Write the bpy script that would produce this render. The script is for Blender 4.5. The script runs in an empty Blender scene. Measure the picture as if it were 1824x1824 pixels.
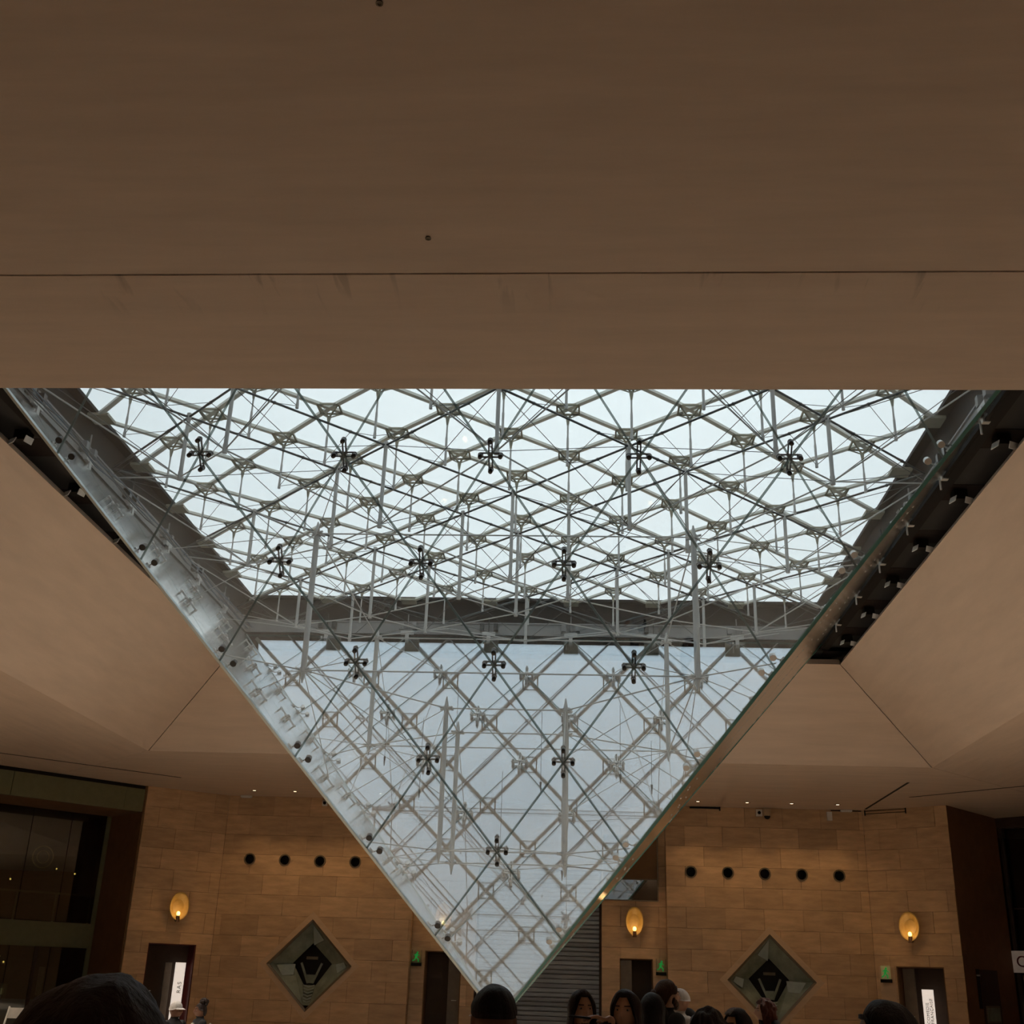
import bpy, bmesh, math, random
import numpy as np
from mathutils import Vector, Matrix, noise

random.seed(7)
scene = bpy.context.scene
COL = scene.collection
PI = math.pi

# ------------------------------------------------------------------ camera
cam_data = bpy.data.cameras.new('camera')
cam_data.sensor_width = 36.0
cam_data.lens = 36.0 * 2049.31 / 1824.0
cam_data.clip_start = 0.05
cam_data.clip_end = 400
camera = bpy.data.objects.new('camera', cam_data)
COL.objects.link(camera)
RV = Vector((0.99813932, 0.05263155, 0.03078657))
UV = Vector((-0.00852201, -0.37953747, 0.92513712))
FV = Vector((-0.06037605, 0.9236781, 0.37838275))
CAM = Vector((1.1759, -19.0406, 1.6938))
m = Matrix((RV, UV, -FV)).transposed().to_4x4()
m.translation = CAM
camera.matrix_world = m
scene.camera = camera

# ------------------------------------------------------------------ world and exposure
world = bpy.data.worlds.new('overcast_sky')
scene.world = world
world.use_nodes = True
wn = world.node_tree
wn.nodes.clear()
wo = wn.nodes.new('ShaderNodeOutputWorld')
wb = wn.nodes.new('ShaderNodeBackground')
wt = wn.nodes.new('ShaderNodeTexCoord')
wnoise = wn.nodes.new('ShaderNodeTexNoise')
wnoise.inputs['Scale'].default_value = 1.6
wnoise.inputs['Detail'].default_value = 3
wr = wn.nodes.new('ShaderNodeValToRGB')
wr.color_ramp.elements[0].position = 0.3
wr.color_ramp.elements[0].color = (0.80, 0.89, 0.94, 1)
wr.color_ramp.elements[1].position = 0.7
wr.color_ramp.elements[1].color = (0.90, 0.96, 0.985, 1)
wn.links.new(wt.outputs['Generated'], wnoise.inputs['Vector'])
wn.links.new(wnoise.outputs['Fac'], wr.inputs['Fac'])
wn.links.new(wr.outputs['Color'], wb.inputs['Color'])
wb.inputs['Strength'].default_value = 1.10
wn.links.new(wb.outputs['Background'], wo.inputs['Surface'])

vs = scene.view_settings
vs.view_transform = 'Standard'
vs.look = 'None'
vs.exposure = 0.0
vs.gamma = 1.0
vs.use_curve_mapping = False
scene.cycles.transparent_max_bounces = 14
scene.cycles.max_bounces = 5
scene.cycles.diffuse_bounces = 3
scene.cycles.use_adaptive_sampling = True
scene.cycles.adaptive_threshold = 0.11
scene.cycles.adaptive_min_samples = 12
scene.cycles.glossy_bounces = 3
scene.cycles.transmission_bounces = 2
scene.cycles.sample_clamp_indirect = 4.0

DOWNLIGHT_W = 42.0     # each recessed ceiling downlight
ADDED_BEAM_W = 720.0  # beam added to each soffit spotlight to brighten floor and coffers
SCONCE_W = 4.0        # each wall lamp

# ------------------------------------------------------------------ materials
MATS = {}

def nt(name):
    mt = bpy.data.materials.new(name)
    mt.use_nodes = True
    t = mt.node_tree
    t.nodes.clear()
    out = t.nodes.new('ShaderNodeOutputMaterial')
    MATS[name] = mt
    return mt, t, out

def mat(name, col, rough=0.6, metal=0.0, var=0.12, scale=6.0, stretch=(1, 1, 1), bump=0.0, rnd=0.0, spec=0.5,
        emit=None, emit_s=0.0):
    """principled surface with procedural mottling (and optional per-piece tone)"""
    mt, t, out = nt(name)
    p = t.nodes.new('ShaderNodeBsdfPrincipled')
    t.links.new(p.outputs[0], out.inputs['Surface'])
    tc = t.nodes.new('ShaderNodeTexCoord')
    mp = t.nodes.new('ShaderNodeMapping')
    mp.inputs['Scale'].default_value = stretch
    nz = t.nodes.new('ShaderNodeTexNoise')
    nz.inputs['Scale'].default_value = scale
    nz.inputs['Detail'].default_value = 6
    nz.inputs['Roughness'].default_value = 0.6
    geo = t.nodes.new('ShaderNodeNewGeometry')
    t.links.new(geo.outputs['Position'], mp.inputs['Vector'])
    t.links.new(mp.outputs['Vector'], nz.inputs['Vector'])
    mr = t.nodes.new('ShaderNodeMapRange')
    mr.inputs['From Min'].default_value = 0.3
    mr.inputs['From Max'].default_value = 0.7
    mr.inputs['To Min'].default_value = 1 - var
    mr.inputs['To Max'].default_value = 1 + var
    t.links.new(nz.outputs['Fac'], mr.inputs['Value'])
    val = mr.outputs['Result']
    if rnd > 0:
        oi = t.nodes.new('ShaderNodeObjectInfo')
        m2 = t.nodes.new('ShaderNodeMapRange')
        m2.inputs['To Min'].default_value = 1 - rnd
        m2.inputs['To Max'].default_value = 1 + rnd
        t.links.new(oi.outputs['Random'], m2.inputs['Value'])
        mm = t.nodes.new('ShaderNodeMath')
        mm.operation = 'MULTIPLY'
        t.links.new(val, mm.inputs[0])
        t.links.new(m2.outputs['Result'], mm.inputs[1])
        val = mm.outputs[0]
    mx = t.nodes.new('ShaderNodeVectorMath')
    mx.operation = 'SCALE'
    mx.inputs[0].default_value = col[:3]
    t.links.new(val, mx.inputs['Scale'])
    t.links.new(mx.outputs[0], p.inputs['Base Color'])
    p.inputs['Roughness'].default_value = rough
    p.inputs['Metallic'].default_value = metal
    p.inputs['Specular IOR Level'].default_value = spec
    if bump > 0:
        b = t.nodes.new('ShaderNodeBump')
        b.inputs['Strength'].default_value = bump
        b.inputs['Distance'].default_value = 0.02
        t.links.new(nz.outputs['Fac'], b.inputs['Height'])
        t.links.new(b.outputs[0], p.inputs['Normal'])
    if emit:
        p.inputs['Emission Color'].default_value = (*emit, 1)
        p.inputs['Emission Strength'].default_value = emit_s
    return mt

def glass_mat(name, tint, k, base, gloss=(0.95, 0.97, 0.97), power=1.0, rough=0.0):
    """thin coated glazing: clear straight on, mirror-like towards grazing"""
    mt, t, out = nt(name)
    lw = t.nodes.new('ShaderNodeLayerWeight')
    lw.inputs['Blend'].default_value = 0.5
    pw = t.nodes.new('ShaderNodeMath'); pw.operation = 'POWER'
    pw.inputs[1].default_value = power
    t.links.new(lw.outputs['Facing'], pw.inputs[0])
    ma = t.nodes.new('ShaderNodeMath'); ma.operation = 'MULTIPLY_ADD'
    ma.inputs[1].default_value = k
    ma.inputs[2].default_value = base
    ma.use_clamp = True
    t.links.new(pw.outputs[0], ma.inputs[0])
    tr = t.nodes.new('ShaderNodeBsdfTransparent')
    tr.inputs['Color'].default_value = (*tint, 1)
    gl = t.nodes.new('ShaderNodeBsdfGlossy')
    gl.inputs['Color'].default_value = (*gloss, 1)
    gl.inputs['Roughness'].default_value = rough
    mx = t.nodes.new('ShaderNodeMixShader')
    t.links.new(ma.outputs[0], mx.inputs['Fac'])
    t.links.new(tr.outputs[0], mx.inputs[1])
    t.links.new(gl.outputs[0], mx.inputs[2])
    t.links.new(mx.outputs[0], out.inputs['Surface'])
    return mt

def perforated_mat(name):
    mt, t, out = nt(name)
    p = t.nodes.new('ShaderNodeBsdfPrincipled')
    t.links.new(p.outputs[0], out.inputs['Surface'])
    geo = t.nodes.new('ShaderNodeNewGeometry')
    vo = t.nodes.new('ShaderNodeTexVoronoi')
    vo.inputs['Scale'].default_value = 28
    vo.inputs['Randomness'].default_value = 0.0
    t.links.new(geo.outputs['Position'], vo.inputs['Vector'])
    rp = t.nodes.new('ShaderNodeValToRGB')
    rp.color_ramp.elements[0].position = 0.28
    rp.color_ramp.elements[0].color = (0.0008, 0.0008, 0.0008, 1)
    rp.color_ramp.elements[1].position = 0.34
    rp.color_ramp.elements[1].color = (0.008, 0.006, 0.005, 1)
    t.links.new(vo.outputs['Distance'], rp.inputs['Fac'])
    t.links.new(rp.outputs['Color'], p.inputs['Base Color'])
    p.inputs['Roughness'].default_value = 0.7
    return mt

STONE = (0.56, 0.36, 0.20)
mat('ceiling_stone', (0.62, 0.485, 0.38), 0.8, var=0.07, scale=1.6, stretch=(0.35, 2.6, 1.0), bump=0.05)
mat('ceiling_stone_turned', (0.62, 0.485, 0.38), 0.8, var=0.07, scale=1.6, stretch=(2.6, 0.35, 1.0), bump=0.05)
mat('stone', STONE, 0.75, var=0.17, scale=2.2, stretch=(0.8, 0.8, 3.4), bump=0.08, rnd=0.13)
mat('stone_plain', STONE, 0.75, var=0.10, scale=2.2, stretch=(0.8, 0.8, 3.0), bump=0.06)
mat('stone_pale', (0.60, 0.41, 0.25), 0.75, var=0.08, scale=2.5, stretch=(0.8, 0.8, 2.4))
mat('joint', (0.34, 0.21, 0.115), 0.9)
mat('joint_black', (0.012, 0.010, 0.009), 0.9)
mat('floor_stone', (0.66, 0.58, 0.49), 0.45, var=0.1, scale=1.2)
mat('black', (0.006, 0.0055, 0.005), 0.6, spec=0.2)
mat('kerb_dark', (0.008, 0.0068, 0.006), 0.7, spec=0.2)
mat('kerb_grey', (0.24, 0.235, 0.23), 0.6)
mat('panel_brown', (0.016, 0.010, 0.008), 0.8, var=0.2, scale=20, spec=0.2)
perforated_mat('perforated')
mat('steel', (0.50, 0.49, 0.47), 0.32, metal=0.9, var=0.05)
mat('steel_paint', (0.48, 0.465, 0.445), 0.5, metal=0.1, var=0.06)
mat('bar_paint', (0.66, 0.65, 0.59), 0.5, var=0.05)
mat('node_paint', (0.30, 0.28, 0.21), 0.5, var=0.05)
mat('rod_dark', (0.085, 0.09, 0.09), 0.4, metal=0.5, var=0.05)
mat('spider_dark', (0.06, 0.058, 0.055), 0.3, metal=0.6, var=0.05)  # near-face fittings' backlit shade put into the colour; clamps and sensors share it
mt_, t_, out_ = nt('silicone')
_d = t_.nodes.new('ShaderNodeBsdfDiffuse'); _d.inputs['Color'].default_value = (0.30, 0.34, 0.33, 1)
_t = t_.nodes.new('ShaderNodeBsdfTransparent'); _t.inputs['Color'].default_value = (0.80, 0.88, 0.86, 1)
_m = t_.nodes.new('ShaderNodeMixShader'); _m.inputs['Fac'].default_value = 0.50
t_.links.new(_t.outputs[0], _m.inputs[1]); t_.links.new(_d.outputs[0], _m.inputs[2]); t_.links.new(_m.outputs[0], out_.inputs['Surface'])
mat('edge_green', (0.10, 0.26, 0.23), 0.15, var=0.1)
mat('edge_pale', (0.62, 0.68, 0.66), 0.2, metal=0.4, var=0.05)
mat('flap_white', (0.75, 0.76, 0.76), 0.5)
glass_mat('pyramid_glass', (0.955, 0.98, 0.98), 1.12, 0.0, gloss=(0.82, 0.88, 0.95))
glass_mat('side_glass', (0.95, 0.98, 0.97), 1.0, 0.04, rough=0.16)
glass_mat('roof_glass', (0.985, 0.992, 0.992), 0.08, 0.0, power=2.0)
glass_mat('shop_glass', (0.50, 0.52, 0.46), 0.45, 0.07)
glass_mat('mirror_glass', (0.25, 0.22, 0.18), 0.6, 0.28)
mat('alabaster', (0.36, 0.21, 0.055), 0.5, var=0.15, scale=9, emit=(1.0, 0.50, 0.07), emit_s=0.05)
mat('bulb', (1, 0.85, 0.5), 0.4, emit=(1.0, 0.66, 0.16), emit_s=3.0)
mat('bronze', (0.06, 0.025, 0.012), 0.5, metal=0.3)
mat('light_disc', (1, 0.9, 0.7), 0.4, emit=(1.0, 0.82, 0.56), emit_s=4.0)
mat('sign_lit', (0.9, 0.86, 0.80), 0.5, var=0.02, emit=(1.0, 0.87, 0.76), emit_s=0.62)
mat('sign_grey', (0.22, 0.19, 0.16), 0.5)
mat('sign_red', (0.30, 0.06, 0.06), 0.6)
mat('sign_board', (0.60, 0.50, 0.42), 0.6, emit=(1.0, 0.8, 0.65), emit_s=0.05)
mat('sign_ink', (0.22, 0.22, 0.23), 0.6)
mat('exit_green', (0.02, 0.28, 0.05), 0.4, emit=(0.03, 0.75, 0.12), emit_s=0.16)
mat('exit_pale', (0.45, 0.42, 0.20), 0.4, emit=(0.8, 0.7, 0.3), emit_s=0.06)
mat('plastic_white', (0.72, 0.70, 0.66), 0.5)
mat('plastic_tan', (0.50, 0.36, 0.22), 0.5)
mat('olive', (0.16, 0.155, 0.08), 0.7, var=0.08)
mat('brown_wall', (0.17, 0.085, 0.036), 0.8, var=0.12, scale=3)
mat('dark_brown', (0.05, 0.028, 0.016), 0.8)
mat('door_grey', (0.16, 0.12, 0.085), 0.6)
mat('shutter', (0.30, 0.32, 0.33), 0.5, metal=0.2, var=0.2, scale=5, stretch=(0.4, 1, 6), rnd=0.18)
mat('niche_green', (0.22, 0.24, 0.18), 0.55, var=0.35, scale=2.4, bump=0.2)
mat('niche_pale', (0.34, 0.38, 0.34), 0.5, var=0.15, scale=3)
mat('niche_dark', (0.030, 0.031, 0.025), 0.5)
mat('frame_bronze', (0.17, 0.13, 0.085), 0.45, metal=0.4)
mat('gold', (0.30, 0.22, 0.06), 0.4, metal=0.5, emit=(0.5, 0.36, 0.08), emit_s=0.06)
mat('chair_white', (0.62, 0.58, 0.52), 0.5)
mat('red_trim', (0.10, 0.014, 0.012), 0.5)
mat('cable_blue', (0.10, 0.14, 0.18), 0.6)

# ------------------------------------------------------------------ mesh helpers
class MB:
    def __init__(self):
        self.v, self.f, self.mi = [], [], []

    def add(self, verts, faces, mi=0):
        o = len(self.v)
        self.v += [tuple(q) for q in verts]
        self.f += [tuple(i + o for i in fc) for fc in faces]
        self.mi += [mi] * len(faces)
        return self

    def box(self, c, s, R=None, mi=0):
        hx, hy, hz = s[0] / 2, s[1] / 2, s[2] / 2
        vs_ = [Vector((x, y, z)) for x in (-hx, hx) for y in (-hy, hy) for z in (-hz, hz)]
        if R is not None:
            vs_ = [R @ q for q in vs_]
        c = Vector(c)
        return self.add([c + q for q in vs_],
                        [(0, 1, 3, 2), (4, 6, 7, 5), (0, 4, 5, 1), (2, 3, 7, 6), (0, 2, 6, 4), (1, 5, 7, 3)], mi)

    def bar(self, p0, p1, w, h, up=(0, 0, 1), mi=0):
        p0, p1 = Vector(p0), Vector(p1)
        d = (p1 - p0).normalized()
        s = d.cross(Vector(up))
        if s.length < 1e-5:
            s = d.cross(Vector((1, 0, 0)))
        s.normalize()
        u = s.cross(d).normalized()
        vs_ = [p + s * a * w / 2 + u * b * h / 2 for p in (p0, p1) for a, b in ((-1, -1), (1, -1), (1, 1), (-1, 1))]
        return self.add(vs_, [(3, 2, 1, 0), (4, 5, 6, 7), (0, 1, 5, 4), (1, 2, 6, 5), (2, 3, 7, 6), (3, 0, 4, 7)], mi)

    def tube(self, p0, p1, r, n=8, r1=None, mi=0, cap=True):
        p0, p1 = Vector(p0), Vector(p1)
        r1 = r if r1 is None else r1
        d = (p1 - p0)
        if d.length < 1e-6:
            return self
        d.normalize()
        s = d.cross(Vector((0, 0, 1)) if abs(d.z) < 0.9 else Vector((1, 0, 0))).normalized()
        u = d.cross(s)
        vs_ = []
        for p, rr in ((p0, r), (p1, r1)):
            for i in range(n):
                a = 2 * PI * i / n
                vs_.append(p + (s * math.cos(a) + u * math.sin(a)) * rr)
        fs = [(i, (i + 1) % n, n + (i + 1) % n, n + i) for i in range(n)]
        if cap:
            fs += [tuple(range(n - 1, -1, -1)), tuple(range(n, 2 * n))]
        return self.add(vs_, fs, mi)

    def path(self, pts, r, n=6, mi=0):
        for a, b in zip(pts, pts[1:]):
            self.tube(a, b, r, n, mi=mi)
        return self

    def ball(self, c, r, n=10, m_=6, sc=(1, 1, 1), mi=0):
        c = Vector(c)
        vs_ = [c + Vector((0, 0, r * sc[2]))]
        for i in range(1, m_):
            t = PI * i / m_
            for j in range(n):
                a = 2 * PI * j / n
                vs_.append(c + Vector((math.sin(t) * math.cos(a) * r * sc[0], math.sin(t) * math.sin(a) * r * sc[1], math.cos(t) * r * sc[2])))
        vs_.append(c - Vector((0, 0, r * sc[2])))
        fs = [(0, 1 + j, 1 + (j + 1) % n) for j in range(n)]
        for i in range(m_ - 2):
            for j in range(n):
                a, b = 1 + i * n, 1 + (i + 1) * n
                fs.append((a + j, b + j, b + (j + 1) % n, a + (j + 1) % n))
        L = len(vs_) - 1
        a = 1 + (m_ - 2) * n
        fs += [(L, a + (j + 1) % n, a + j) for j in range(n)]
        return self.add(vs_, fs, mi)

    def prism(self, poly, off, mi=0, side_mi=None):
        """poly: list of 3D points (front); off: extrusion vector"""
        n = len(poly)
        off = Vector(off)
        a = [Vector(q) for q in poly]
        b = [q + off for q in a]
        self.add(a + b, [tuple(range(n)), tuple(range(2 * n - 1, n - 1, -1))], mi)
        o = len(self.v) - 2 * n
        fs = [(o + i, o + n + i, o + n + (i + 1) % n, o + (i + 1) % n) for i in range(n)]
        self.f += fs
        self.mi += [mi if side_mi is None else side_mi] * n
        return self

    def ring(self, c, r0, r1, h, axis_u, axis_v, axis_n, n=24, mi=0):
        c, u, v, w = Vector(c), Vector(axis_u), Vector(axis_v), Vector(axis_n)
        vs_ = []
        for i in range(n):
            a = 2 * PI * i / n
            e = u * math.cos(a) + v * math.sin(a)
            vs_ += [c + e * r0, c + e * r1, c + e * r1 + w * h, c + e * r0 + w * h]
        fs = []
        for i in range(n):
            a, b = 4 * i, 4 * ((i + 1) % n)
            for k in range(4):
                fs.append((a + k, a + (k + 1) % 4, b + (k + 1) % 4, b + k))
        return self.add(vs_, fs, mi)

    def mesh(self, name, mats, smooth=False):
        me = bpy.data.meshes.new(name)
        me.from_pydata(self.v, [], self.f)
        if isinstance(mats, str):
            mats = [mats]
        for mm in mats:
            me.materials.append(MATS[mm])
        for p, k in zip(me.polygons, self.mi):
            p.material_index = k
            p.use_smooth = smooth
        me.update()
        bm = bmesh.new(); bm.from_mesh(me)
        bmesh.ops.recalc_face_normals(bm, faces=bm.faces)
        bm.to_mesh(me); bm.free()
        return me

    def build(self, name, mats, parent=None, smooth=False):
        return link(name, self.mesh(name, mats, smooth), parent)

WORLD = {}   # world matrix of everything linked, so pieces built in world space stay put under their parent

def link(name, me, parent=None, mw=None):
    o = bpy.data.objects.new(name, me)
    COL.objects.link(o)
    w = mw if mw is not None else Matrix.Identity(4)
    if parent is not None:
        o.parent = parent
        o.matrix_basis = WORLD[parent.name].inverted() @ w
    else:
        o.matrix_basis = w
    WORLD[o.name] = w
    return o

def empty(name, loc=(0, 0, 0)):
    o = bpy.data.objects.new(name, None)
    COL.objects.link(o)
    o.location = loc
    o.empty_display_size = 0.2
    WORLD[o.name] = Matrix.Translation(Vector(loc))
    return o

def tag(o, label=None, cat=None, group=None, kind=None):
    if label: o['label'] = label
    if cat: o['category'] = cat
    if group: o['group'] = group
    if kind: o['kind'] = kind
    return o

def struct(o):
    o['kind'] = 'structure'
    return o

def text_mesh(body, size, matname, name, align='CENTER', spacing=1.0, depth=0.004):
    cu = bpy.data.curves.new(name, 'FONT')
    cu.body = body
    cu.size = size
    cu.align_x = align
    cu.align_y = 'CENTER'
    cu.extrude = depth
    cu.space_character = spacing
    tmp = bpy.data.objects.new(name + '_tmp', cu)
    COL.objects.link(tmp)
    dg = bpy.context.evaluated_depsgraph_get()
    me = bpy.data.meshes.new_from_object(tmp.evaluated_get(dg))
    bpy.data.objects.remove(tmp)
    bpy.data.curves.remove(cu)
    me.name = name
    me.materials.clear()
    me.materials.append(MATS[matname])
    return me

def frame_matrix(o, x, y, z):
    mm = Matrix((Vector(x).normalized(), Vector(y).normalized(), Vector(z).normalized())).transposed().to_4x4()
    mm.translation = Vector(o)
    return mm

# ------------------------------------------------------------------ dimensions
Z0 = 9.05        # top edge of the inverted pyramid above the floor
A = 6.65         # half side of the pyramid
HP = 7.8786      # its height
U = 0.95         # half pitch of the grids
ZC = 6.85        # flat ceiling
OP, ZO = 7.15, 8.70   # opening edge of the coffer
FO = 9.75        # lower fold of the coffer
FF = 9.50        # lower fold on the near side

# ------------------------------------------------------------------ structure: floor, ceiling, walls
struct(MB().box((0, -2.5, -0.1), (44, 51, 0.2)).build('floor', 'floor_stone'))

ceil = struct(empty('ceiling', (0, 0, ZC)))
def ceil_panel(name, poly, up, matname):
    o = MB().prism(poly, up).build(name, matname, ceil)
    return o
T = 0.14
g = 0.011
ceil_panel('ceiling_panel', [(-20, -11.4 + g, ZC), (20, -11.4 + g, ZC), (20, -FF, ZC), (-20, -FF, ZC)], (0, 0, T), 'ceiling_stone')
ceil_panel('ceiling_panel', [(-20, -27, ZC), (20, -27, ZC), (20, -11.4 - g, ZC), (-20, -11.4 - g, ZC)], (0, 0, T), 'ceiling_stone')
for sx in (-1, 1):
    ceil_panel('ceiling_panel', [(sx * 20, -FF, ZC), (sx * FO, -FF, ZC), (sx * FO, FO - g, ZC), (sx * 20, 20 - g, ZC)], (0, 0, T), 'ceiling_stone_turned')
ceil_panel('ceiling_panel', [(-FO, FO, ZC), (FO, FO, ZC), (20 - g, 20, ZC), (20 - g, 23, ZC), (-20 + g, 23, ZC), (-20 + g, 20, ZC)], (0, 0, T), 'ceiling_stone')
# sloped coffer panels
h = 0.013
ceil_panel('coffer_panel', [(-FO + h, FO, ZC), (FO - h, FO, ZC), (OP - h, OP, ZO), (-OP + h, OP, ZO)], (0, 0.08, T), 'ceiling_stone')
ceil_panel('coffer_panel', [(-FO + h, -FF, ZC), (FO - h, -FF, ZC), (OP - h, -OP, ZO), (-OP + h, -OP, ZO)], (0, -0.08, T), 'ceiling_stone')
for sx in (-1, 1):
    ceil_panel('coffer_panel', [(sx * FO, -FF + h, ZC), (sx * FO, FO - h, ZC), (sx * OP, OP - h, ZO), (sx * OP, -OP + h, ZO)], (sx * 0.08, 0, T), 'ceiling_stone_turned')
# dark backing behind the open joints
jb = MB()
jb.box((0, -11.4, ZC + T + 0.03), (40, 0.4, 0.06))
for sx in (-1, 1):
    jb.bar((sx * OP, OP, ZO + T + 0.05), (sx * FO, FO, ZC + T + 0.05), 0.4, 0.06)
    jb.bar((sx * OP, -OP, ZO + T + 0.05), (sx * FO, -FF, ZC + T + 0.05), 0.4, 0.06)
    jb.bar((sx * FO, FO, ZC + T + 0.04), (sx * 20, 20, ZC + T + 0.04), 0.3, 0.06)
jb.build('joint_backing', 'joint_black', ceil)
# linear slots cut in the flat ceiling
for p0, p1 in (((-14.6, 9.94), (-10.25, 13.89)), ((10.43, 14.41), (14.6, 10.28)), ((9.78, 16.9), (9.76, 11.95))):
    MB().bar((*p0, ZC + 0.01), (*p1, ZC + 0.01), 0.07, 0.03).build('ceiling_slot', 'joint_black', ceil)
# small ceiling anchor plates
for q in ((0.01, -11.88), (0.0, -14.12)):
    b = MB().tube((*q, ZC - 0.01), (*q, ZC + 0.01), 0.018, 12)
    b.ring((*q, ZC - 0.016), 0.012, 0.022, 0.008, (1, 0, 0), (0, 1, 0), (0, 0, 1), 12)
    b.build('ceiling_anchor', 'frame_bronze', ceil)

# weather stains running from the open joint
cm = MATS['ceiling_stone'].node_tree
geo = next(n for n in cm.nodes if n.type == 'NEW_GEOMETRY')
scl = next(n for n in cm.nodes if n.type == 'VECT_MATH')
pb_ = next(n for n in cm.nodes if n.type == 'BSDF_PRINCIPLED')
mpn = cm.nodes.new('ShaderNodeMapping'); mpn.inputs['Scale'].default_value = (7.0, 0.9, 1.0)
nz2 = cm.nodes.new('ShaderNodeTexNoise'); nz2.inputs['Scale'].default_value = 1.0; nz2.inputs['Detail'].default_value = 3; nz2.inputs['Distortion'].default_value = 0.4
sep = cm.nodes.new('ShaderNodeSeparateXYZ')
fal = cm.nodes.new('ShaderNodeMapRange'); fal.inputs['From Min'].default_value = -11.4; fal.inputs['From Max'].default_value = -10.75
fal.inputs['To Min'].default_value = 1.0; fal.inputs['To Max'].default_value = 0.0
lim = cm.nodes.new('ShaderNodeMath'); lim.operation = 'GREATER_THAN'; lim.inputs[1].default_value = -11.4
thr = cm.nodes.new('ShaderNodeMapRange'); thr.inputs['From Min'].default_value = 0.60; thr.inputs['From Max'].default_value = 0.68
m1 = cm.nodes.new('ShaderNodeMath'); m1.operation = 'MULTIPLY'
m2 = cm.nodes.new('ShaderNodeMath'); m2.operation = 'MULTIPLY'
m3 = cm.nodes.new('ShaderNodeMath'); m3.operation = 'MULTIPLY_ADD'; m3.inputs[1].default_value = -0.30; m3.inputs[2].default_value = 1.0
s2 = cm.nodes.new('ShaderNodeVectorMath'); s2.operation = 'SCALE'
cm.links.new(geo.outputs['Position'], mpn.inputs['Vector']); cm.links.new(mpn.outputs[0], nz2.inputs['Vector'])
cm.links.new(geo.outputs['Position'], sep.inputs[0]); cm.links.new(sep.outputs['Y'], fal.inputs['Value']); cm.links.new(sep.outputs['Y'], lim.inputs[0])
cm.links.new(nz2.outputs['Fac'], thr.inputs['Value'])
cm.links.new(thr.outputs[0], m1.inputs[0]); cm.links.new(fal.outputs[0], m1.inputs[1])
cm.links.new(m1.outputs[0], m2.inputs[0]); cm.links.new(lim.outputs[0], m2.inputs[1]); cm.links.new(m2.outputs[0], m3.inputs[0])
cm.links.new(scl.outputs[0], s2.inputs[0]); cm.links.new(m3.outputs[0], s2.inputs['Scale']); cm.links.new(s2.outputs[0], pb_.inputs['Base Color'])

# outer shell of the hall
struct(MB().box((0, -27.2, 4.9), (44, 0.4, 9.8)).build('wall_rear', 'stone_plain'))
struct(MB().box((0, 23.2, 4.9), (44, 0.4, 9.8)).build('wall_front', 'dark_brown'))
struct(MB().box((-20.2, -2, 4.9), (0.4, 51, 9.8)).build('wall_left', 'stone_plain'))
struct(MB().box((20.2, -2, 4.9), (0.4, 51, 9.8)).build('wall_right', 'stone_plain'))

# ---- stone walls made of separate blocks
def clip(poly, n, d, keep_inside):
    """keep the part of a convex 2D polygon with n.p<=d (inside) or >=d"""
    out = []
    s = 1 if keep_inside else -1
    for a, b in zip(poly, poly[1:] + poly[:1]):
        da, db = s * (n[0] * a[0] + n[1] * a[1] - d), s * (n[0] * b[0] + n[1] * b[1] - d)
        if da <= 1e-9:
            out.append(a)
        if (da < -1e-9 and db > 1e-9) or (da > 1e-9 and db < -1e-9):
            t = da / (da - db)
            out.append((a[0] + t * (b[0] - a[0]), a[1] + t * (b[1] - a[1])))
    return out

def area(poly):
    return abs(sum(a[0] * b[1] - b[0] * a[1] for a, b in zip(poly, poly[1:] + poly[:1]))) / 2

def subtract(polys, hole):
    res = []
    cx = sum(q[0] for q in hole) / len(hole); cy = sum(q[1] for q in hole) / len(hole)
    hp = []
    for a, b in zip(hole, hole[1:] + hole[:1]):
        n = (b[1] - a[1], a[0] - b[0]); d = n[0] * a[0] + n[1] * a[1]
        if n[0] * cx + n[1] * cy > d:
            n, d = (-n[0], -n[1]), -d
        hp.append((n, d))
    for p in polys:
        rest = p
        for n, d in hp:
            o = clip(rest, n, d, False)
            if len(o) > 2 and area(o) > 1e-5:
                res.append(o)
            rest = clip(rest, n, d, True)
            if len(rest) < 3 or area(rest) < 1e-6:
                rest = None
                break
    return res

def subtract_all(rect, holes):
    polys = [rect]
    cutby = False
    for hset in holes:
        x0 = min(q[0] for q in hset); x1 = max(q[0] for q in hset); y0 = min(q[1] for q in hset); y1 = max(q[1] for q in hset)
        if x1 < rect[0][0] or x0 > rect[2][0] or y1 < rect[0][1] or y0 > rect[2][1]:
            continue
        new = []
        for p in polys:
            # skip when the polygon does not meet the hole
            q = p
            for a, b in zip(hset, hset[1:] + hset[:1]):
                n = (b[1] - a[1], a[0] - b[0]); d = n[0] * a[0] + n[1] * a[1]
                cx = sum(w[0] for w in hset) / len(hset); cy = sum(w[1] for w in hset) / len(hset)
                if n[0] * cx + n[1] * cy > d:
                    n, d = (-n[0], -n[1]), -d
                q = clip(q, n, d, True)
                if len(q) < 3:
                    break
            if len(q) < 3 or area(q) < 1e-5:
                new.append(p)
            else:
                new += subtract([p], hset)
                cutby = True
        polys = new
    return polys, cutby

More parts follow.
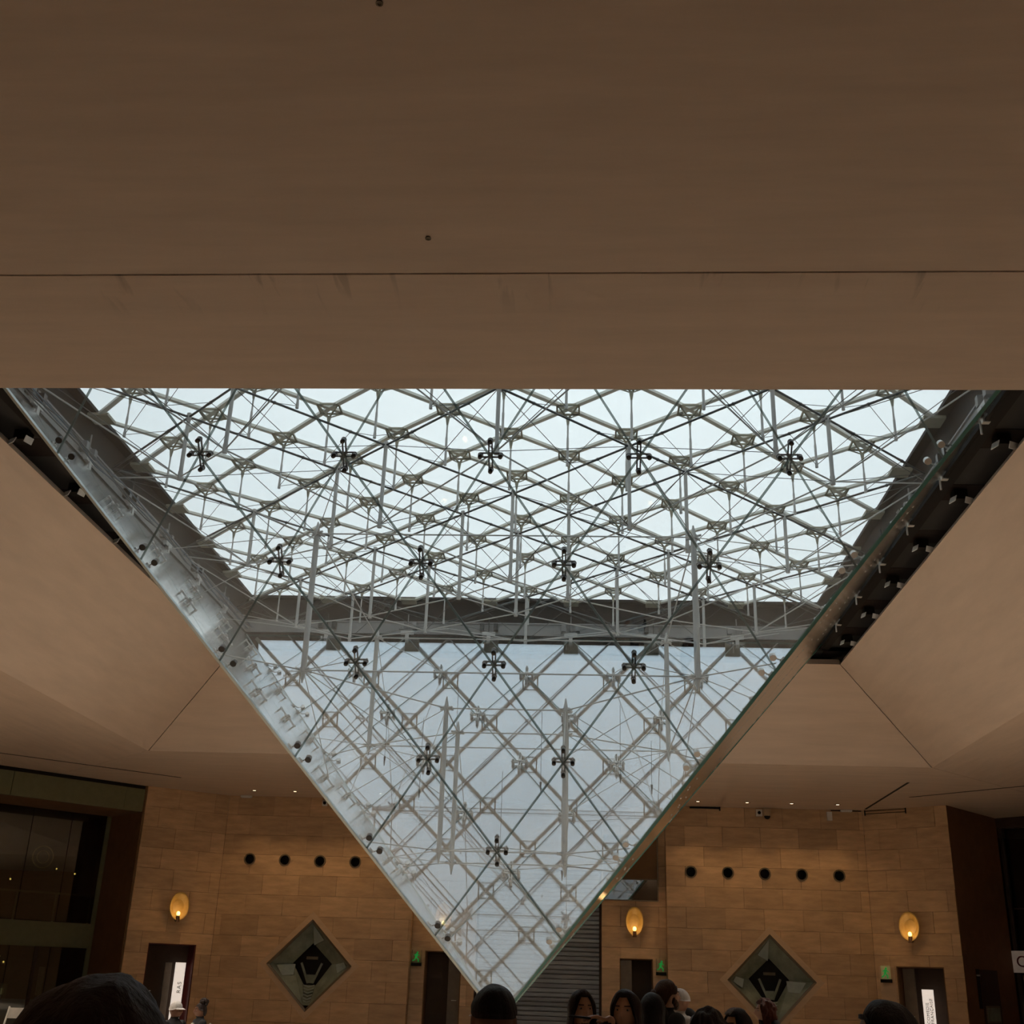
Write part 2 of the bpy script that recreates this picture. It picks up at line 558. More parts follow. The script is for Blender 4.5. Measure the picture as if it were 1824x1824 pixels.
BLOCK_CACHE = {}
def block_wall(name, p0, p1, z0, z1, holes=(), course=0.585, bw=1.14, thick=0.40, shift=0.0, seed=1, matname='stone'):
    """p0->p1 in plan, left to right as seen from the hall; blocks are children of the wall backing"""
    rng = random.Random(seed)
    a, b = Vector((*p0, 0)), Vector((*p1, 0))
    u = (b - a).normalized()
    nrm = Vector((u.y, -u.x, 0))        # towards the hall
    Lw = (b - a).length
    bk = MB()
    rect = [(0, z0), (Lw, z0), (Lw, z1), (0, z1)]
    deep = [h_ for h_ in holes]
    polys, _ = subtract_all(rect, deep)
    for p in polys:
        bk.prism([a + u * q[0] + Vector((0, 0, q[1])) - nrm * (thick - 0.12) for q in p], -nrm * 0.14)
    wall = struct(bk.build(name, 'joint'))
    row = 0
    top = z1
    while top > z0 + 0.02:
        bot = max(z0, top - course)
        x = -bw * (0.5 if row % 2 else 0.0) + shift + rng.choice((0, 0, 0.12, -0.12))
        while x > 0:
            x -= bw
        while x < Lw:
            w = bw
            x0, x1 = max(0, x), min(Lw, x + w)
            if x1 - x0 > 0.03:
                gp = 0.0035
                rct = [(x0 + gp, bot + gp), (x1 - gp, bot + gp), (x1 - gp, top - gp), (x0 + gp, top - gp)]
                polys, cut = subtract_all(rct, holes)
                proud = rng.uniform(-0.003, 0.003)
                if polys:
                    if not cut:
                        ww, hh = round(x1 - x0 - 2 * gp, 3), round(top - bot - 2 * gp, 3)
                        key = (ww, hh, matname, thick)
                        if key not in BLOCK_CACHE:
                            BLOCK_CACHE[key] = MB().box((0, thick / 2, 0), (ww, thick, hh)).mesh('stone_block', matname)
                        c = a + u * (x0 + x1) / 2 + Vector((0, 0, (bot + top) / 2)) + nrm * proud
                        link('stone_block', BLOCK_CACHE[key], wall, frame_matrix(c, u, -nrm, (0, 0, 1)))
                    else:
                        mb = MB()
                        for p in polys:
                            mb.prism([a + u * q[0] + Vector((0, 0, q[1])) + nrm * proud for q in p], -nrm * thick)
                        mb.build('stone_block', matname, wall)
            x += w
        top -= course
        row += 1
    return wall

def circ(cx, cy, r, n=16):
    return [(cx + r * math.cos(2 * PI * i / n), cy + r * math.sin(2 * PI * i / n)) for i in range(n)]

YW = 17.2
DH = 1.29
def dia(cx, cz, r):
    return [(cx, cz - r), (cx + r, cz), (cx, cz + r), (cx - r, cz)]
PORT_R = 0.145
left_ports = [-8.90, -7.81, -6.72, -5.63]
right_ports = [4.54, 5.64, 6.73, 7.82, 8.92]
DIA = [(-6.77, 1.99), (6.78, 1.96)]
# back wall, left and right of the middle recess
ports_all = [-8.90, -7.81, -6.72, -5.63, -4.54]
block_wall('wall_back_left', (-9.75, YW), (-3.80, YW), 0, ZC, [circ(x + 9.75, 4.95, PORT_R) for x in ports_all] + [dia(DIA[0][0] + 9.75, DIA[0][1], DH)], seed=3, shift=0.3)
block_wall('wall_back_right', (3.80, YW), (9.75, YW), 0, ZC, [circ(x - 3.8, 4.93, PORT_R) for x in right_ports] + [dia(DIA[1][0] - 3.8, DIA[1][1], DH)], seed=5)
# middle recess: two piers with niches beside the rolling shutter
YR = 17.55
RD = (-3.38, -2.28, 2.50)
block_wall('wall_recess_left', (-3.80, YR), (-1.88, YR), 0, ZC, [[(RD[0] + 3.8, -1), (RD[1] + 3.8, -1), (RD[1] + 3.8, RD[2]), (RD[0] + 3.8, RD[2])]], seed=8)
block_wall('wall_recess_right', (1.88, YR), (3.80, YR), 0, ZC, [[(2.41 - 1.88, -1), (3.39 - 1.88, -1), (3.39 - 1.88, 2.46), (2.41 - 1.88, 2.46)]], seed=9)
struct(MB().box((0, YR + 0.2, 5.9), (3.74, 0.4, 1.9)).build('trim_1', 'stone_plain'))
for sx, n in ((-1, 2), (1, 3)):
    struct(MB().box((sx * 3.80, YW + 0.42, ZC / 2), (0.03, 0.05, ZC)).build('trim_%d' % n, 'stone_plain'))
# splayed corner walls with the side doors
cl0, cl1 = (-11.80, 15.60), (-9.75, YW)
cr0, cr1 = (9.75, YW), (11.82, 15.74)
def rect_hole(a, b, t):
    return [(a, -1), (b, -1), (b, t), (a, t)]
block_wall('wall_corner_left', cl0, cl1, 0, ZC, [rect_hole(0.68, 2.12, 2.44)], seed=11)
block_wall('wall_corner_right', cr0, cr1, 0, ZC, [rect_hole(0.62, 1.98, 2.46)], seed=12)

# right return wall and the dark shop opening beyond it
rj0, rj1 = Vector((11.82, 15.74, 0)), Vector((14.02, 18.22, 0))
ru = (rj1 - rj0).normalized()
rn = Vector((-ru.y, ru.x, 0)) * -1.0     # towards the shop opening, facing the viewer
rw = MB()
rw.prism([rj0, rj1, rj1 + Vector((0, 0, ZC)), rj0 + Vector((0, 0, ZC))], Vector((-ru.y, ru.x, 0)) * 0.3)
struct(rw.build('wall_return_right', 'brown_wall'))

# left shopfront frame in plan: s runs to the left, t goes deeper
LO = Vector((-11.86, 15.60, 0)); LD = Vector((-0.6806, -0.7327, 0)); LN = Vector((-0.7327, 0.6806, 0))
def LS(s, z, t=0.0):
    return LO + LD * s + LN * t + Vector((0, 0, z))
lw = MB()
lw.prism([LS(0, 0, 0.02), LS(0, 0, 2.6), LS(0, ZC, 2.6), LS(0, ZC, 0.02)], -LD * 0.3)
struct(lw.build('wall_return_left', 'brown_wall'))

# ------------------------------------------------------------------ the inverted glass pyramid
pyr = tag(empty('inverted_pyramid', (0, 0, Z0 - HP)), 'inverted glass pyramid hanging point down in the ceiling opening', 'glass pyramid')

def ROT(i):
    return Matrix.Rotation(i * PI / 2, 3, 'Z')

def PF(face, k, j):
    s = k / 7.0
    return ROT(face) @ Vector(((2 * j - k) / 7.0 * A, -A * s, Z0 - HP * (1 - s)))

def face_axes(face):
    R3 = ROT(face)
    sl = Vector((0, -A, HP)).normalized()          # up the slope
    nin = Vector((0, HP, A)).normalized()          # towards the inside of the pyramid
    return R3 @ Vector((1, 0, 0)), R3 @ sl, R3 @ nin

def pane(name, pts, n, parent, mats, shrink=0.010, th=0.022):
    pts = [Vector(q) for q in pts]
    c = sum(pts, Vector()) / len(pts)
    pp = [q + (c - q).normalized() * shrink * 1.6 for q in pts]
    return MB().prism([q - n * th / 2 for q in pp], n * th, 0, 1).build(name, mats, parent)

# one spider fitting (local axes: x across, y up the slope, z inwards), shared by all nodes
sp = MB()
for dx in (-0.021, 0.021):
    sp.bar((dx, -0.19, 0.075), (dx, 0.19, 0.075), 0.018, 0.026)
for dy in (-0.026, 0.026):
    sp.bar((-0.12, dy, 0.075), (0.12, dy, 0.075), 0.018, 0.026)
sp.tube((0, 0, 0.02), (0, 0, 0.12), 0.03, 10)
SPIDER = sp.mesh('spider_fitting', 'spider_dark')
bo = MB()
bo.tube((0, 0, -0.03), (0, 0, 0.07), 0.030, 12)
bo.ball((0, 0, 0.075), 0.038, 12, 8)
bo.tube((0, 0, 0.08), (0, 0, 0.14), 0.018, 10)
BOLT = bo.mesh('bolt_cap', 'spider_dark', True)
SPIDER_L = SPIDER.copy(); SPIDER_L.materials.clear(); SPIDER_L.materials.append(MATS['steel'])  # lighter copy of the same steel for fittings that catch the light
bo = MB()
bo.tube((0, 0, -0.02), (0, 0, 0.07), 0.016, 10)
bo.ball((0, 0, 0.075), 0.026, 10, 6)
BOLT_S = bo.mesh('bolt_cap', 'steel', True)
BOLT_L = BOLT.copy(); BOLT_L.materials.clear(); BOLT_L.materials.append(MATS['steel'])

for fc in range(4):
    ax, sl, nin = face_axes(fc)
    GL = 'pyramid_glass' if fc in (0, 2) else 'side_glass'
    # panes: 21 diamonds and 7 triangles
    for k in range(6):
        for j in range(k + 1):
            pane('glass_pane', [PF(fc, k, j), PF(fc, k + 1, j + 1), PF(fc, k + 2, j + 1), PF(fc, k + 1, j)], nin, pyr, [GL, 'edge_green'])
    for j in range(7):
        pane('glass_pane', [PF(fc, 6, j), PF(fc, 7, j + 1), PF(fc, 7, j)], nin, pyr, [GL, 'edge_green'])
    # sealed joints along the two diagonal directions
    for mm in range(1, 7):
        for q0, q1 in ((PF(fc, mm, 0), PF(fc, 7, 7 - mm)), (PF(fc, mm, mm), PF(fc, 7, mm))):
            MB().bar(q0, q1, 0.028, 0.016, up=nin).build('glass_joint', 'silicone', pyr)
    # corner edge profile
    MB().bar(PF(fc, 0, 0), PF(fc, 7, 0), 0.035, 0.05, up=nin).build('corner_profile', 'edge_pale' if fc in (0, 3) else 'edge_green', pyr)
    # spiders on the inner nodes
    for k in range(2, 7):
        for j in range(1, k):
            mw = frame_matrix(PF(fc, k, j), ax, sl, nin)
            so = link('spider_fitting', SPIDER if fc == 0 else SPIDER_L, pyr, mw)
            for bx, by in ((0, 0.195), (0, -0.195), (0.13, 0), (-0.13, 0)):
                link('bolt_cap', BOLT if fc == 0 else (BOLT_L if fc == 2 else BOLT_S), so, mw @ Matrix.Translation((bx, by, 0)))
    # paired discs next to each corner node
    for k in range(1, 7):
        for side in (0, 1):
            e0 = PF(fc, k, 0 if side == 0 else k)
            ed = (PF(fc, 7, 0 if side == 0 else 7) - PF(fc, 0, 0)).normalized()
            inn = (ax - ed * ax.dot(ed)).normalized() * (1 if side == 0 else -1)
            for dd in (-0.13, 0.13):
                c = e0 + ed * dd + inn * 0.15
                b = MB().tube(c - nin * 0.02, c + nin * 0.05, 0.045, 14)
                b.tube(c + nin * 0.04, c + nin * 0.06 - inn * 0.11, 0.010, 6)
                b.build('edge_disc', 'spider_dark' if fc == 0 and side == 0 else 'steel', pyr)

# inner vertical posts, two tiers of four, with pointed ends and collars
def post(p_top, p_bot, r, name, parent):
    b = MB()
    t, q = Vector(p_top), Vector(p_bot)
    b.tube(t - Vector((0, 0, 0.16)), q + Vector((0, 0, 0.16)), r, 12)
    b.tube(t - Vector((0, 0, 0.16)), t, r, 12, r1=r * 0.25)
    b.tube(q + Vector((0, 0, 0.16)), q, r, 12, r1=r * 0.25)
    for z in (t.z - 0.19, q.z + 0.19):
        b.tube((t.x, t.y, z - 0.03), (t.x, t.y, z + 0.03), r * 1.5, 12)
        for a in range(4):
            e = Vector((math.cos(a * PI / 2 + PI / 4), math.sin(a * PI / 2 + PI / 4), 0))
            b.tube(Vector((t.x, t.y, z)), Vector((t.x, t.y, z)) + e * 0.14, 0.018, 6)
    return b.build(name, 'steel_paint', parent)

UT, UB, LT, LB = Z0 - 0.92, Z0 - 3.43, Z0 - 3.15, Z0 - 5.72
corners = [(-1, -1), (1, -1), (1, 1), (-1, 1)]
for sx, sy in corners:
    post((sx * 2.85, sy * 2.85, UT), (sx * 2.85, sy * 2.85, UB), 0.044, 'inner_post', pyr)
for sx, sy in corners:
    post((sx * 0.95, sy * 0.95, LT), (sx * 0.95, sy * 0.95, LB), 0.038, 'inner_post', pyr)

# cables inside the pyramid
def cable(b, p, q, r=0.010):
    b.tube(p, q, r, 5, cap=False)
def at_post(s, sx, sy, z):
    return Vector((sx * s, sy * s, z))
cb = MB()
for i in range(4):
    c0, c1 = corners[i], corners[(i + 1) % 4]
    for s, z in ((2.85, UT - 0.19), (2.85, UB + 0.19), (0.95, LT - 0.19), (0.95, LB + 0.19)):
        cable(cb, at_post(s, *c0, z), at_post(s, *c1, z), 0.012)
    cable(cb, at_post(2.85, *c0, UB + 0.19), at_post(0.95, *c0, LT - 0.19), 0.012)
cb.build('ring_cables', 'steel_paint', pyr)['kind'] = 'stuff'
cb = MB()
for fc in range(4):
    ax, sl, nin = face_axes(fc)
    def nd(k, j):
        return PF(fc, k, j) + nin * 0.12
    R3 = ROT(fc)
    def pp(s, sx, z):
        return R3 @ Vector((sx * s, -s, z))
    for sx in (-1, 1):
        def J(k, x):        # node index from its x position in units of U, mirrored by sx
            return int(round((sx * x + k) / 2))
        for k, x, tgt in ((6, 2, (2.85, UT - 0.19)), (5, 3, (2.85, UT - 0.19)), (4, 2, (2.85, UB + 0.19)), (3, 1, (2.85, UB + 0.19)),
                          (3, 1, (0.95, LT - 0.19)), (2, 0, (0.95, LB + 0.19))):
            cable(cb, nd(k, J(k, x)), pp(tgt[0], sx, tgt[1]), 0.007)
        cable(cb, PF(fc, 2, 0 if sx < 0 else 2) * 1.0 + Vector((0, 0, 0.1)), pp(0.95, sx, LB + 0.19), 0.010)
        cable(cb, PF(fc, 4, 0 if sx < 0 else 4) + Vector((0, 0, 0.1)), pp(2.85, sx, UB + 0.19), 0.010)
cb.build('stay_cables', 'steel_paint', pyr)['kind'] = 'stuff'

# thin wire hangers with small drop bobs seen inside the pyramid
for hx, hy, z0, z1 in ((-1.6, 1.2, 6.0, 4.6), (0.5, 1.4, 6.2, 4.8), (1.9, 1.6, 6.4, 5.0), (-0.2, 1.8, 5.2, 3.6), (0.9, 1.2, 4.6, 3.3), (2.4, 0.8, 5.6, 4.7), (-2.3, 1.5, 6.3, 5.2), (-1.1, 2.1, 6.8, 5.4)):
    b = MB().tube((hx, hy, z0), (hx, hy, z1), 0.004, 5)
    b.tube((hx, hy, z1 + 0.16), (hx, hy, z1), 0.022, 8, r1=0.006)
    b.build('drop_sensor', 'spider_dark', pyr)

# ------------------------------------------------------------------ shallow glass roof above it
roof = tag(empty('skylight_roof', (0, 0, Z0 + 0.84)), 'shallow glass skylight roof of diamond panes over the pyramid', 'skylight')
def RZ(i, j):
    return Z0 + 1.17 - 0.05 * U * max(abs(i), abs(j))
def RP(i, j, dz=0.0):
    return Vector((i * U, j * U, RZ(i, j) + dz))
for i in range(-7, 8):
    for j in range(-7, 8):
        if (i + j) % 2 == 0:
            continue
        pts = [q for q in ((i, j - 1), (i + 1, j), (i, j + 1), (i - 1, j)) if abs(q[0]) <= 7 and abs(q[1]) <= 7]
        if len(pts) < 3:
            continue
        pane('glass_pane', [RP(*q, 0.058) for q in pts], Vector((0, 0, 1)), roof, ['roof_glass', 'roof_glass'], 0.02, 0.02)
for d in range(-12, 13, 2):
    for sgn in (1, -1):
        pts = [(i, i * sgn + d) for i in range(-7, 8) if abs(i * sgn + d) <= 7]
        b = MB()
        for q0, q1 in zip(pts, pts[1:]):
            b.bar(RP(*q0, 0.02), RP(*q1, 0.02), 0.080, 0.045)
        b.build('glazing_bar', 'bar_paint', roof)
nf = MB()
tw, bw_, hz = 0.172, 0.15, -0.14
tc = [Vector((sx * tw, sy * tw, 0.0)) for sx, sy in corners]
for a in range(4):
    nf.bar(tc[a], tc[(a + 1) % 4], 0.028, 0.028)
    nf.bar(tc[a], (0, 0, hz - 0.02), 0.024, 0.020)
nf.tube((0, 0, hz - 0.14), (0, 0, hz), 0.016, 8, r1=0.036)
NODE = nf.mesh('node_frame', 'node_paint')
for i in range(-6, 7):
    for j in range(-6, 7):
        if (i + j) % 2:
            continue
        mw = Matrix.Translation(RP(i, j))
        no = link('node_frame', NODE, roof, mw)
        zt, zb = RZ(i, j) - 0.24, Z0 + 0.08
        b = MB().tube((i * U, j * U, zt), (i * U, j * U, zt - 0.28), 0.014, 8)
        b.tube((i * U, j * U, zt - 0.26), (i * U, j * U, zb), 0.019, 8)
        b.tube((i * U, j * U, zb + 0.05), (i * U, j * U, zb - 0.03), 0.024, 8)
        b.build('hanging_strut', 'steel_paint', no)
# half nodes along the rim
for i in range(-7, 8, 2):
    for fc in range(4):
        if abs(i) == 7:
            continue
        c = ROT(fc) @ Vector((i * U, -A + 0.10, Z0 + 0.84))
        MB().box(c, (0.34, 0.34, 0.05)).build('rim_plate', 'node_paint', roof)

# trusses: lines i+j = s and i-j = s with s in +-1, +-5, +-9
LINES = (-9, -5, -1, 1, 5, 9)
ZTOP = Z0 + 0.39
def zbot(i, j):
    mx = max(abs(i), abs(j))
    return Z0 + {1: -1.16, 3: -0.95, 5: -0.60}.get(mx, 0.25)
posts = set()
for s in LINES:
    for d in LINES:
        i, j = (s + d) / 2, (s - d) / 2
        if abs(i) < 6.5 and abs(j) < 6.5:
            posts.add((int(i), int(j)))
for i, j in sorted(posts):
    b = MB().tube((i * U, j * U, ZTOP + 0.06), (i * U, j * U, zbot(i, j) - 0.04), 0.030, 10)
    b.tube((i * U, j * U, zbot(i, j) + 0.08), (i * U, j * U, zbot(i, j) - 0.05), 0.037, 10)
    b.tube((i * U, j * U, ZTOP + 0.06), (i * U, j * U, ZTOP - 0.05), 0.037, 10)
    b.build('truss_post', 'steel_paint', roof)
balls = []
for s in LINES:
    for sgn in (1, -1):
        pts = []                         # (i,j) with j = s - i  or  j = i - s
        lo, hi = (max(-7, s - 7), min(7, s + 7))
        pj = (lambda i: s - i) if sgn == 1 else (lambda i: i - s)
        ends = [(lo, pj(lo)), (hi, pj(hi))]
        on = sorted([q for q in posts if q[1] == pj(q[0])])
        top = MB()
        top.path([Vector((q[0] * U, q[1] * U, ZTOP)) for q in (ends[0], ends[1])], 0.018, 7)
        top.build('top_chord', 'rod_dark', roof)
        if on:
            chain = [Vector((ends[0][0] * U, ends[0][1] * U, Z0 + 0.22))] + [Vector((q[0] * U, q[1] * U, zbot(*q))) for q in on] + [Vector((ends[1][0] * U, ends[1][1] * U, Z0 + 0.22))]
            bt = MB().path(chain, 0.012, 6)
            bt.build('bottom_chord', 'steel_paint', roof)
            br = MB()
            seq = [ends[0]] + on + [ends[1]]
            for q0, q1 in zip(seq, seq[1:]):
                t0, t1 = Vector((q0[0] * U, q0[1] * U, ZTOP)), Vector((q1[0] * U, q1[1] * U, ZTOP))
                b0 = Vector((q0[0] * U, q0[1] * U, zbot(*q0))); b1 = Vector((q1[0] * U, q1[1] * U, zbot(*q1)))
                if abs(q1[0] - q0[0]) > 1:
                    cable(br, t0, b1, 0.006); cable(br, b0, t1, 0.006)
            if br.v:
                br.build('truss_brace', 'rod_dark', roof)
        k = lo + 0.5
        while k < hi:
            p = Vector((k * U, pj(k) * U, ZTOP))
            if max(abs(k), abs(pj(k))) < 6.8:
                bb = MB().ball(p, 0.028, 8, 6)
                dv = Vector((1, -sgn, 0)).normalized()
                bb.tube(p - dv * 0.11, p + dv * 0.10, 0.020, 8)
                bb.build('ball_joint', 'rod_dark', roof)
                balls.append(p)
            k += 1.0
# light stays between the hanging struts and the ball joints
st = MB()
for i in range(-6, 7):
    for j in range(-6, 7):
        if (i + j) % 2:
            continue
        p = Vector((i * U, j * U, Z0 + 0.09))
        for q in balls:
            if (Vector((q.x, q.y, 0)) - Vector((p.x, p.y, 0))).length < 0.72 * U:
                cable(st, p, q, 0.005)
st.build('strut_stays', 'rod_dark', roof)['kind'] = 'stuff'

# ------------------------------------------------------------------ kerb, gutter and soffit around the opening
kb = tag(empty('skylight_kerb', (0, 0, 8.9)), 'dark steel kerb with gutter and perforated soffit around the opening', 'kerb')
for fc in range(4):
    R3 = ROT(fc)
    R4 = R3.to_4x4()
    def loc(mb, name, matname, par=kb):
        return link(name, mb.mesh(name, matname), par, R4)
    loc(MB().box((0, -6.86, Z0 + 0.66), (13.9, 0.16, 0.50)), 'kerb_wall', 'kerb_dark')
    loc(MB().box((0, -6.78, Z0 + 0.94), (13.9, 0.34, 0.06)), 'kerb_cap', 'kerb_dark')
    loc(MB().box((0, -6.84, Z0 + 0.24), (13.8, 0.20, 0.34)).box((0, -6.76, Z0 + 0.10), (13.7, 0.18, 0.03)).box((0, -6.76, Z0 + 0.385), (13.7, 0.10, 0.03)), 'gutter', 'kerb_grey')
    loc(MB().box((0, -6.74, Z0 - 0.03), (13.5, 0.16, 0.20)).box((0, -6.66, Z0 - 0.11), (13.35, 0.10, 0.03)), 'edge_beam', 'kerb_dark')
    for i in range(-5, 6, 2):
        b = MB().box((i * U, -6.68, Z0 + 0.10), (0.30, 0.16, 0.09))
        b.box((i * U, -6.64, Z0 - 0.02), (0.08, 0.10, 0.24))
        b.tube((i * U + 0.1, -6.60, Z0 - 0.02), (i * U + 0.1, -6.60, Z0 - 0.26), 0.016, 6)
        loc(b, 'edge_bracket', 'steel_paint')
        b = MB().box((i * U - 0.16, -6.68, Z0 + 0.27), (0.10, 0.14, 0.16)).box((i * U + 0.16, -6.68, Z0 + 0.27), (0.10, 0.14, 0.16))
        b.tube((i * U, -6.66, Z0 + 0.14), (i * U, -6.66, Z0 + 0.55), 0.014, 6)
        loc(b, 'gutter_clamp', 'spider_dark' if i % 4 == 1 else 'kerb_grey')
    # soffit between the glass edge and the stone coffer
    so = kb
    loc(MB().box((0, -7.70, 9.2), (15.6, 0.10, 1.1)), 'outer_board', 'black', so)
    loc(MB().box((0, -7.22, 9.05), (15.4, 0.92, 0.04)), 'soffit_board', 'black', so)
    x = -7.6
    kk = 0
    while x < 7.5:
        L = 0.62 if kk % 2 else 1.30
        loc(MB().box((x + L / 2, -7.22, 9.02), (L - 0.012, 0.86, 0.03 if kk % 2 else 0.024)), 'plain_panel' if kk % 2 else 'perforated_panel', 'panel_brown' if kk % 2 else 'perforated', so)
        x += L
        kk += 1

# spotlights tucked in the soffit
sb = MB()
sb.box((0, 0, 0.06), (0.20, 0.20, 0.16))
sb.tube((0, 0, 0.13), (0, 0, 0.20), 0.03, 8)
SB = sb.mesh('lamp_body', 'black')
SF = MB().box((0, 0, 0), (0.15, 0.012, 0.10)).mesh('barn_door', 'flap_white')
where = ['nearest to the beam', 'second from the beam', 'third from the beam', 'fourth from the beam', 'fifth from the beam', 'deepest in the corner']
for sx, sd in ((1, 'right'), (-1, 'left')):
    for k, y in enumerate((-4.2, -2.25, -0.1, 1.83, 3.78, 5.8)):
        c = Vector((sx * 7.03, y, 8.84))
        t = tag(empty('soffit_spotlight', c), 'small black spotlight with pale flaps in the %s soffit, %s' % (sd, where[k]), 'spotlight', 'soffit spotlights')
        link('lamp_body', SB, t, Matrix.Translation(c))
        ld = bpy.data.lights.new('added_beam', 'SPOT')  # beam added to lift floor and ceiling; the fixture itself is unlit
        ld.energy = ADDED_BEAM_W
        ld.color = (1.0, 0.86, 0.71)
        ld.spot_size = math.radians(78)
        ld.spot_blend = 0.5
        ld.shadow_soft_size = 0.08
        lo = bpy.data.objects.new('added_beam', ld)
        COL.objects.link(lo)
        lo.parent = t
        lo.matrix_basis = Matrix.Translation((0, 0, -0.12)) @ Matrix.Rotation(0.12 * sx, 4, 'Y')
        for a, off in ((0.35, (-0.12 * sx, -0.06, -0.02)), (-1.05, (0.10 * sx, -0.12, -0.06))):
            mw = Matrix.Translation(c + Vector(off)) @ Matrix.Rotation(a * sx + PI / 2, 4, 'Z') @ Matrix.Rotation(0.35, 4, 'X')
            link('barn_door', SF, t, mw)

# cables lying along the left gutter
for k in range(4):
    b = MB()
    rng = random.Random(k)
    pts = [Vector((-6.45 + 0.04 * k + rng.uniform(-0.05, 0.05), -6 + 0.75 * q, Z0 - 0.06 + 0.06 * rng.random())) for q in range(17)]
    b.path(pts, 0.012, 5)
    o = b.build('gutter_cable', 'cable_blue' if k % 2 else 'rod_dark')
    tag(o, 'thin loose cable lying along the left glass edge', 'cable', 'loose cables by the left gutter')

# ------------------------------------------------------------------ wall fittings
ordn = ['first', 'second', 'third', 'fourth', 'fifth']
PR = MB().ring((0, 0, 0), PORT_R - 0.004, PORT_R + 0.035, 0.02, (1, 0, 0), (0, 0, 1), (0, -1, 0), 28).mesh('rim', 'frame_bronze')
pb = MB()
pb.ring((0, 0, 0), PORT_R - 0.012, PORT_R - 0.002, -0.30, (1, 0, 0), (0, 0, 1), (0, -1, 0), 28)
pb.tube((0, 0.30, 0), (0, 0.32, 0), PORT_R - 0.005, 28)
PBM = pb.mesh('bore', 'joint_black')
for lst, z, txt in ((left_ports + [-4.54], 4.95, 'in the left wall, %s from the left'), (right_ports, 4.93, 'in the right wall, %s from the left')):
    for k, x in enumerate(lst):
        c = Vector((x, YW, z))
        t = tag(empty('wall_porthole', c), 'round black porthole ' + txt % ordn[k], 'porthole', 'row of round portholes')
        link('rim', PR, t, Matrix.Translation(c + Vector((0, -0.001, 0))))
        link('bore', PBM, t, Matrix.Translation(c))

# diamond niches: bronze frame, sloping inner slabs, dark core with pale braces, stepped grille, glazing
def niche(cx, cz, mir, label):
    t = tag(empty('diamond_window', (cx, YW, cz - DH)), label, 'window')
    r = DH - 0.01
    def D(a, b, y=0.0):            # local coordinates, mirrored for the right one
        return Vector((cx + a * mir, YW + y, cz + b))
    P = [(0, r), (r, 0), (0, -r), (-r, 0)]
    for (a0, b0), (a1, b1) in zip(P, P[1:] + P[:1]):
        f = 0.935
        MB().prism([D(a0, b0, -0.02), D(a1, b1, -0.02), D(a1 * f, b1 * f, 0.01), D(a0 * f, b0 * f, 0.01)], (0, 0.10, 0)).build('frame_rail', 'frame_bronze', t)
    # stone border set flush around the niche
    for (a0, b0), (a1, b1) in zip(P, P[1:] + P[:1]):
        f = 1.17
        MB().prism([D(a0, b0, -0.006), D(a1, b1, -0.006), D(a1 * f, b1 * f, -0.006), D(a0 * f, b0 * f, -0.006)], (0, 0.012, 0)).build('border_slab', 'stone_pale', t)
    inner = [(0, 0.62), (0.62, 0.05), (0.18, -0.55), (-0.18, -0.55), (-0.56, 0.05)]
    outer = [(0, r * .93), (r * .93, 0), (0.10, -r * .86), (-0.10, -r * .86), (-r * .93, 0)]
    dep = 0.34
    for k in range(5):
        k2 = (k + 1) % 5
        q = [D(*outer[k], 0.06), D(*outer[k2], 0.06), D(*inner[k2], dep), D(*inner[k], dep)]
        MB().prism(q, (0, 0.04, 0)).build('reveal_slab', 'niche_green', t)
    MB().prism([D(a, b, dep + 0.10) for a, b in [(0, 0.68), (0.68, 0.05), (0.22, -0.6), (-0.22, -0.6), (-0.62, 0.05)]], (0, 0.04, 0)).build('core_panel', 'joint_black', t)
    # pale fragments of slab at the top and the side corner
    MB().prism([D(0.02, 1.12, 0.05), D(0.36, 0.70, 0.09), D(0.06, 0.55, 0.20)], (0, 0.03, 0)).build('pale_slab', 'niche_pale', t)
    MB().prism([D(-0.98, -0.02, 0.07), D(-0.45, 0.02, 0.22), D(-0.48, -0.28, 0.20), D(-0.80, -0.30, 0.09)], (0, 0.03, 0)).build('pale_slab', 'niche_pale', t)
    MB().prism([D(1.02, 0.10, 0.05), D(1.10, -0.04, 0.05), D(0.84, -0.20, 0.10), D(0.78, 0.04, 0.12)], (0, 0.03, 0)).build('pale_slab', 'niche_pale', t)
    # braces of the core
    MB().bar(D(-0.30, 0.06, dep), D(-0.06, -0.50, dep), 0.06, 0.05, up=(0, 1, 0)).build('brace', 'niche_green', t)
    MB().bar(D(0.32, 0.06, dep), D(0.08, -0.50, dep), 0.06, 0.05, up=(0, 1, 0)).build('brace', 'niche_green', t)
    MB().bar(D(-0.16, 0.20, dep), D(0.18, 0.20, dep), 0.08, 0.05, up=(0, 1, 0)).build('brace', 'frame_bronze', t)
    MB().prism([D(-0.11, -0.26, dep), D(0.13, -0.26, dep), D(0.09, -0.50, dep), D(-0.06, -0.50, dep)], (0, 0.04, 0)).build('keystone', 'niche_green', t)
    for k in range(6):
        z = -0.60 - 0.085 * k
        w = 0.17 - 0.012 * k
        b = MB().bar(D(-w, z + 0.05, 0.24 - 0.02 * k), D(0, z, 0.22 - 0.02 * k), 0.03, 0.04, up=(0, 1, 0))
        b.bar(D(w, z + 0.05, 0.24 - 0.02 * k), D(0, z, 0.22 - 0.02 * k), 0.03, 0.04, up=(0, 1, 0))
        b.build('grille_bar', 'niche_pale', t)
    MB().prism([D(a * 0.93, b * 0.93, 0.03) for a, b in P], (0, 0.012, 0)).build('window_glass', 'roof_glass', t)
niche(*DIA[0], 1, 'diamond-shaped window with pale braces in the wall left of the pyramid')
niche(*DIA[1], -1, 'diamond-shaped window with pale braces in the wall right of the pyramid')

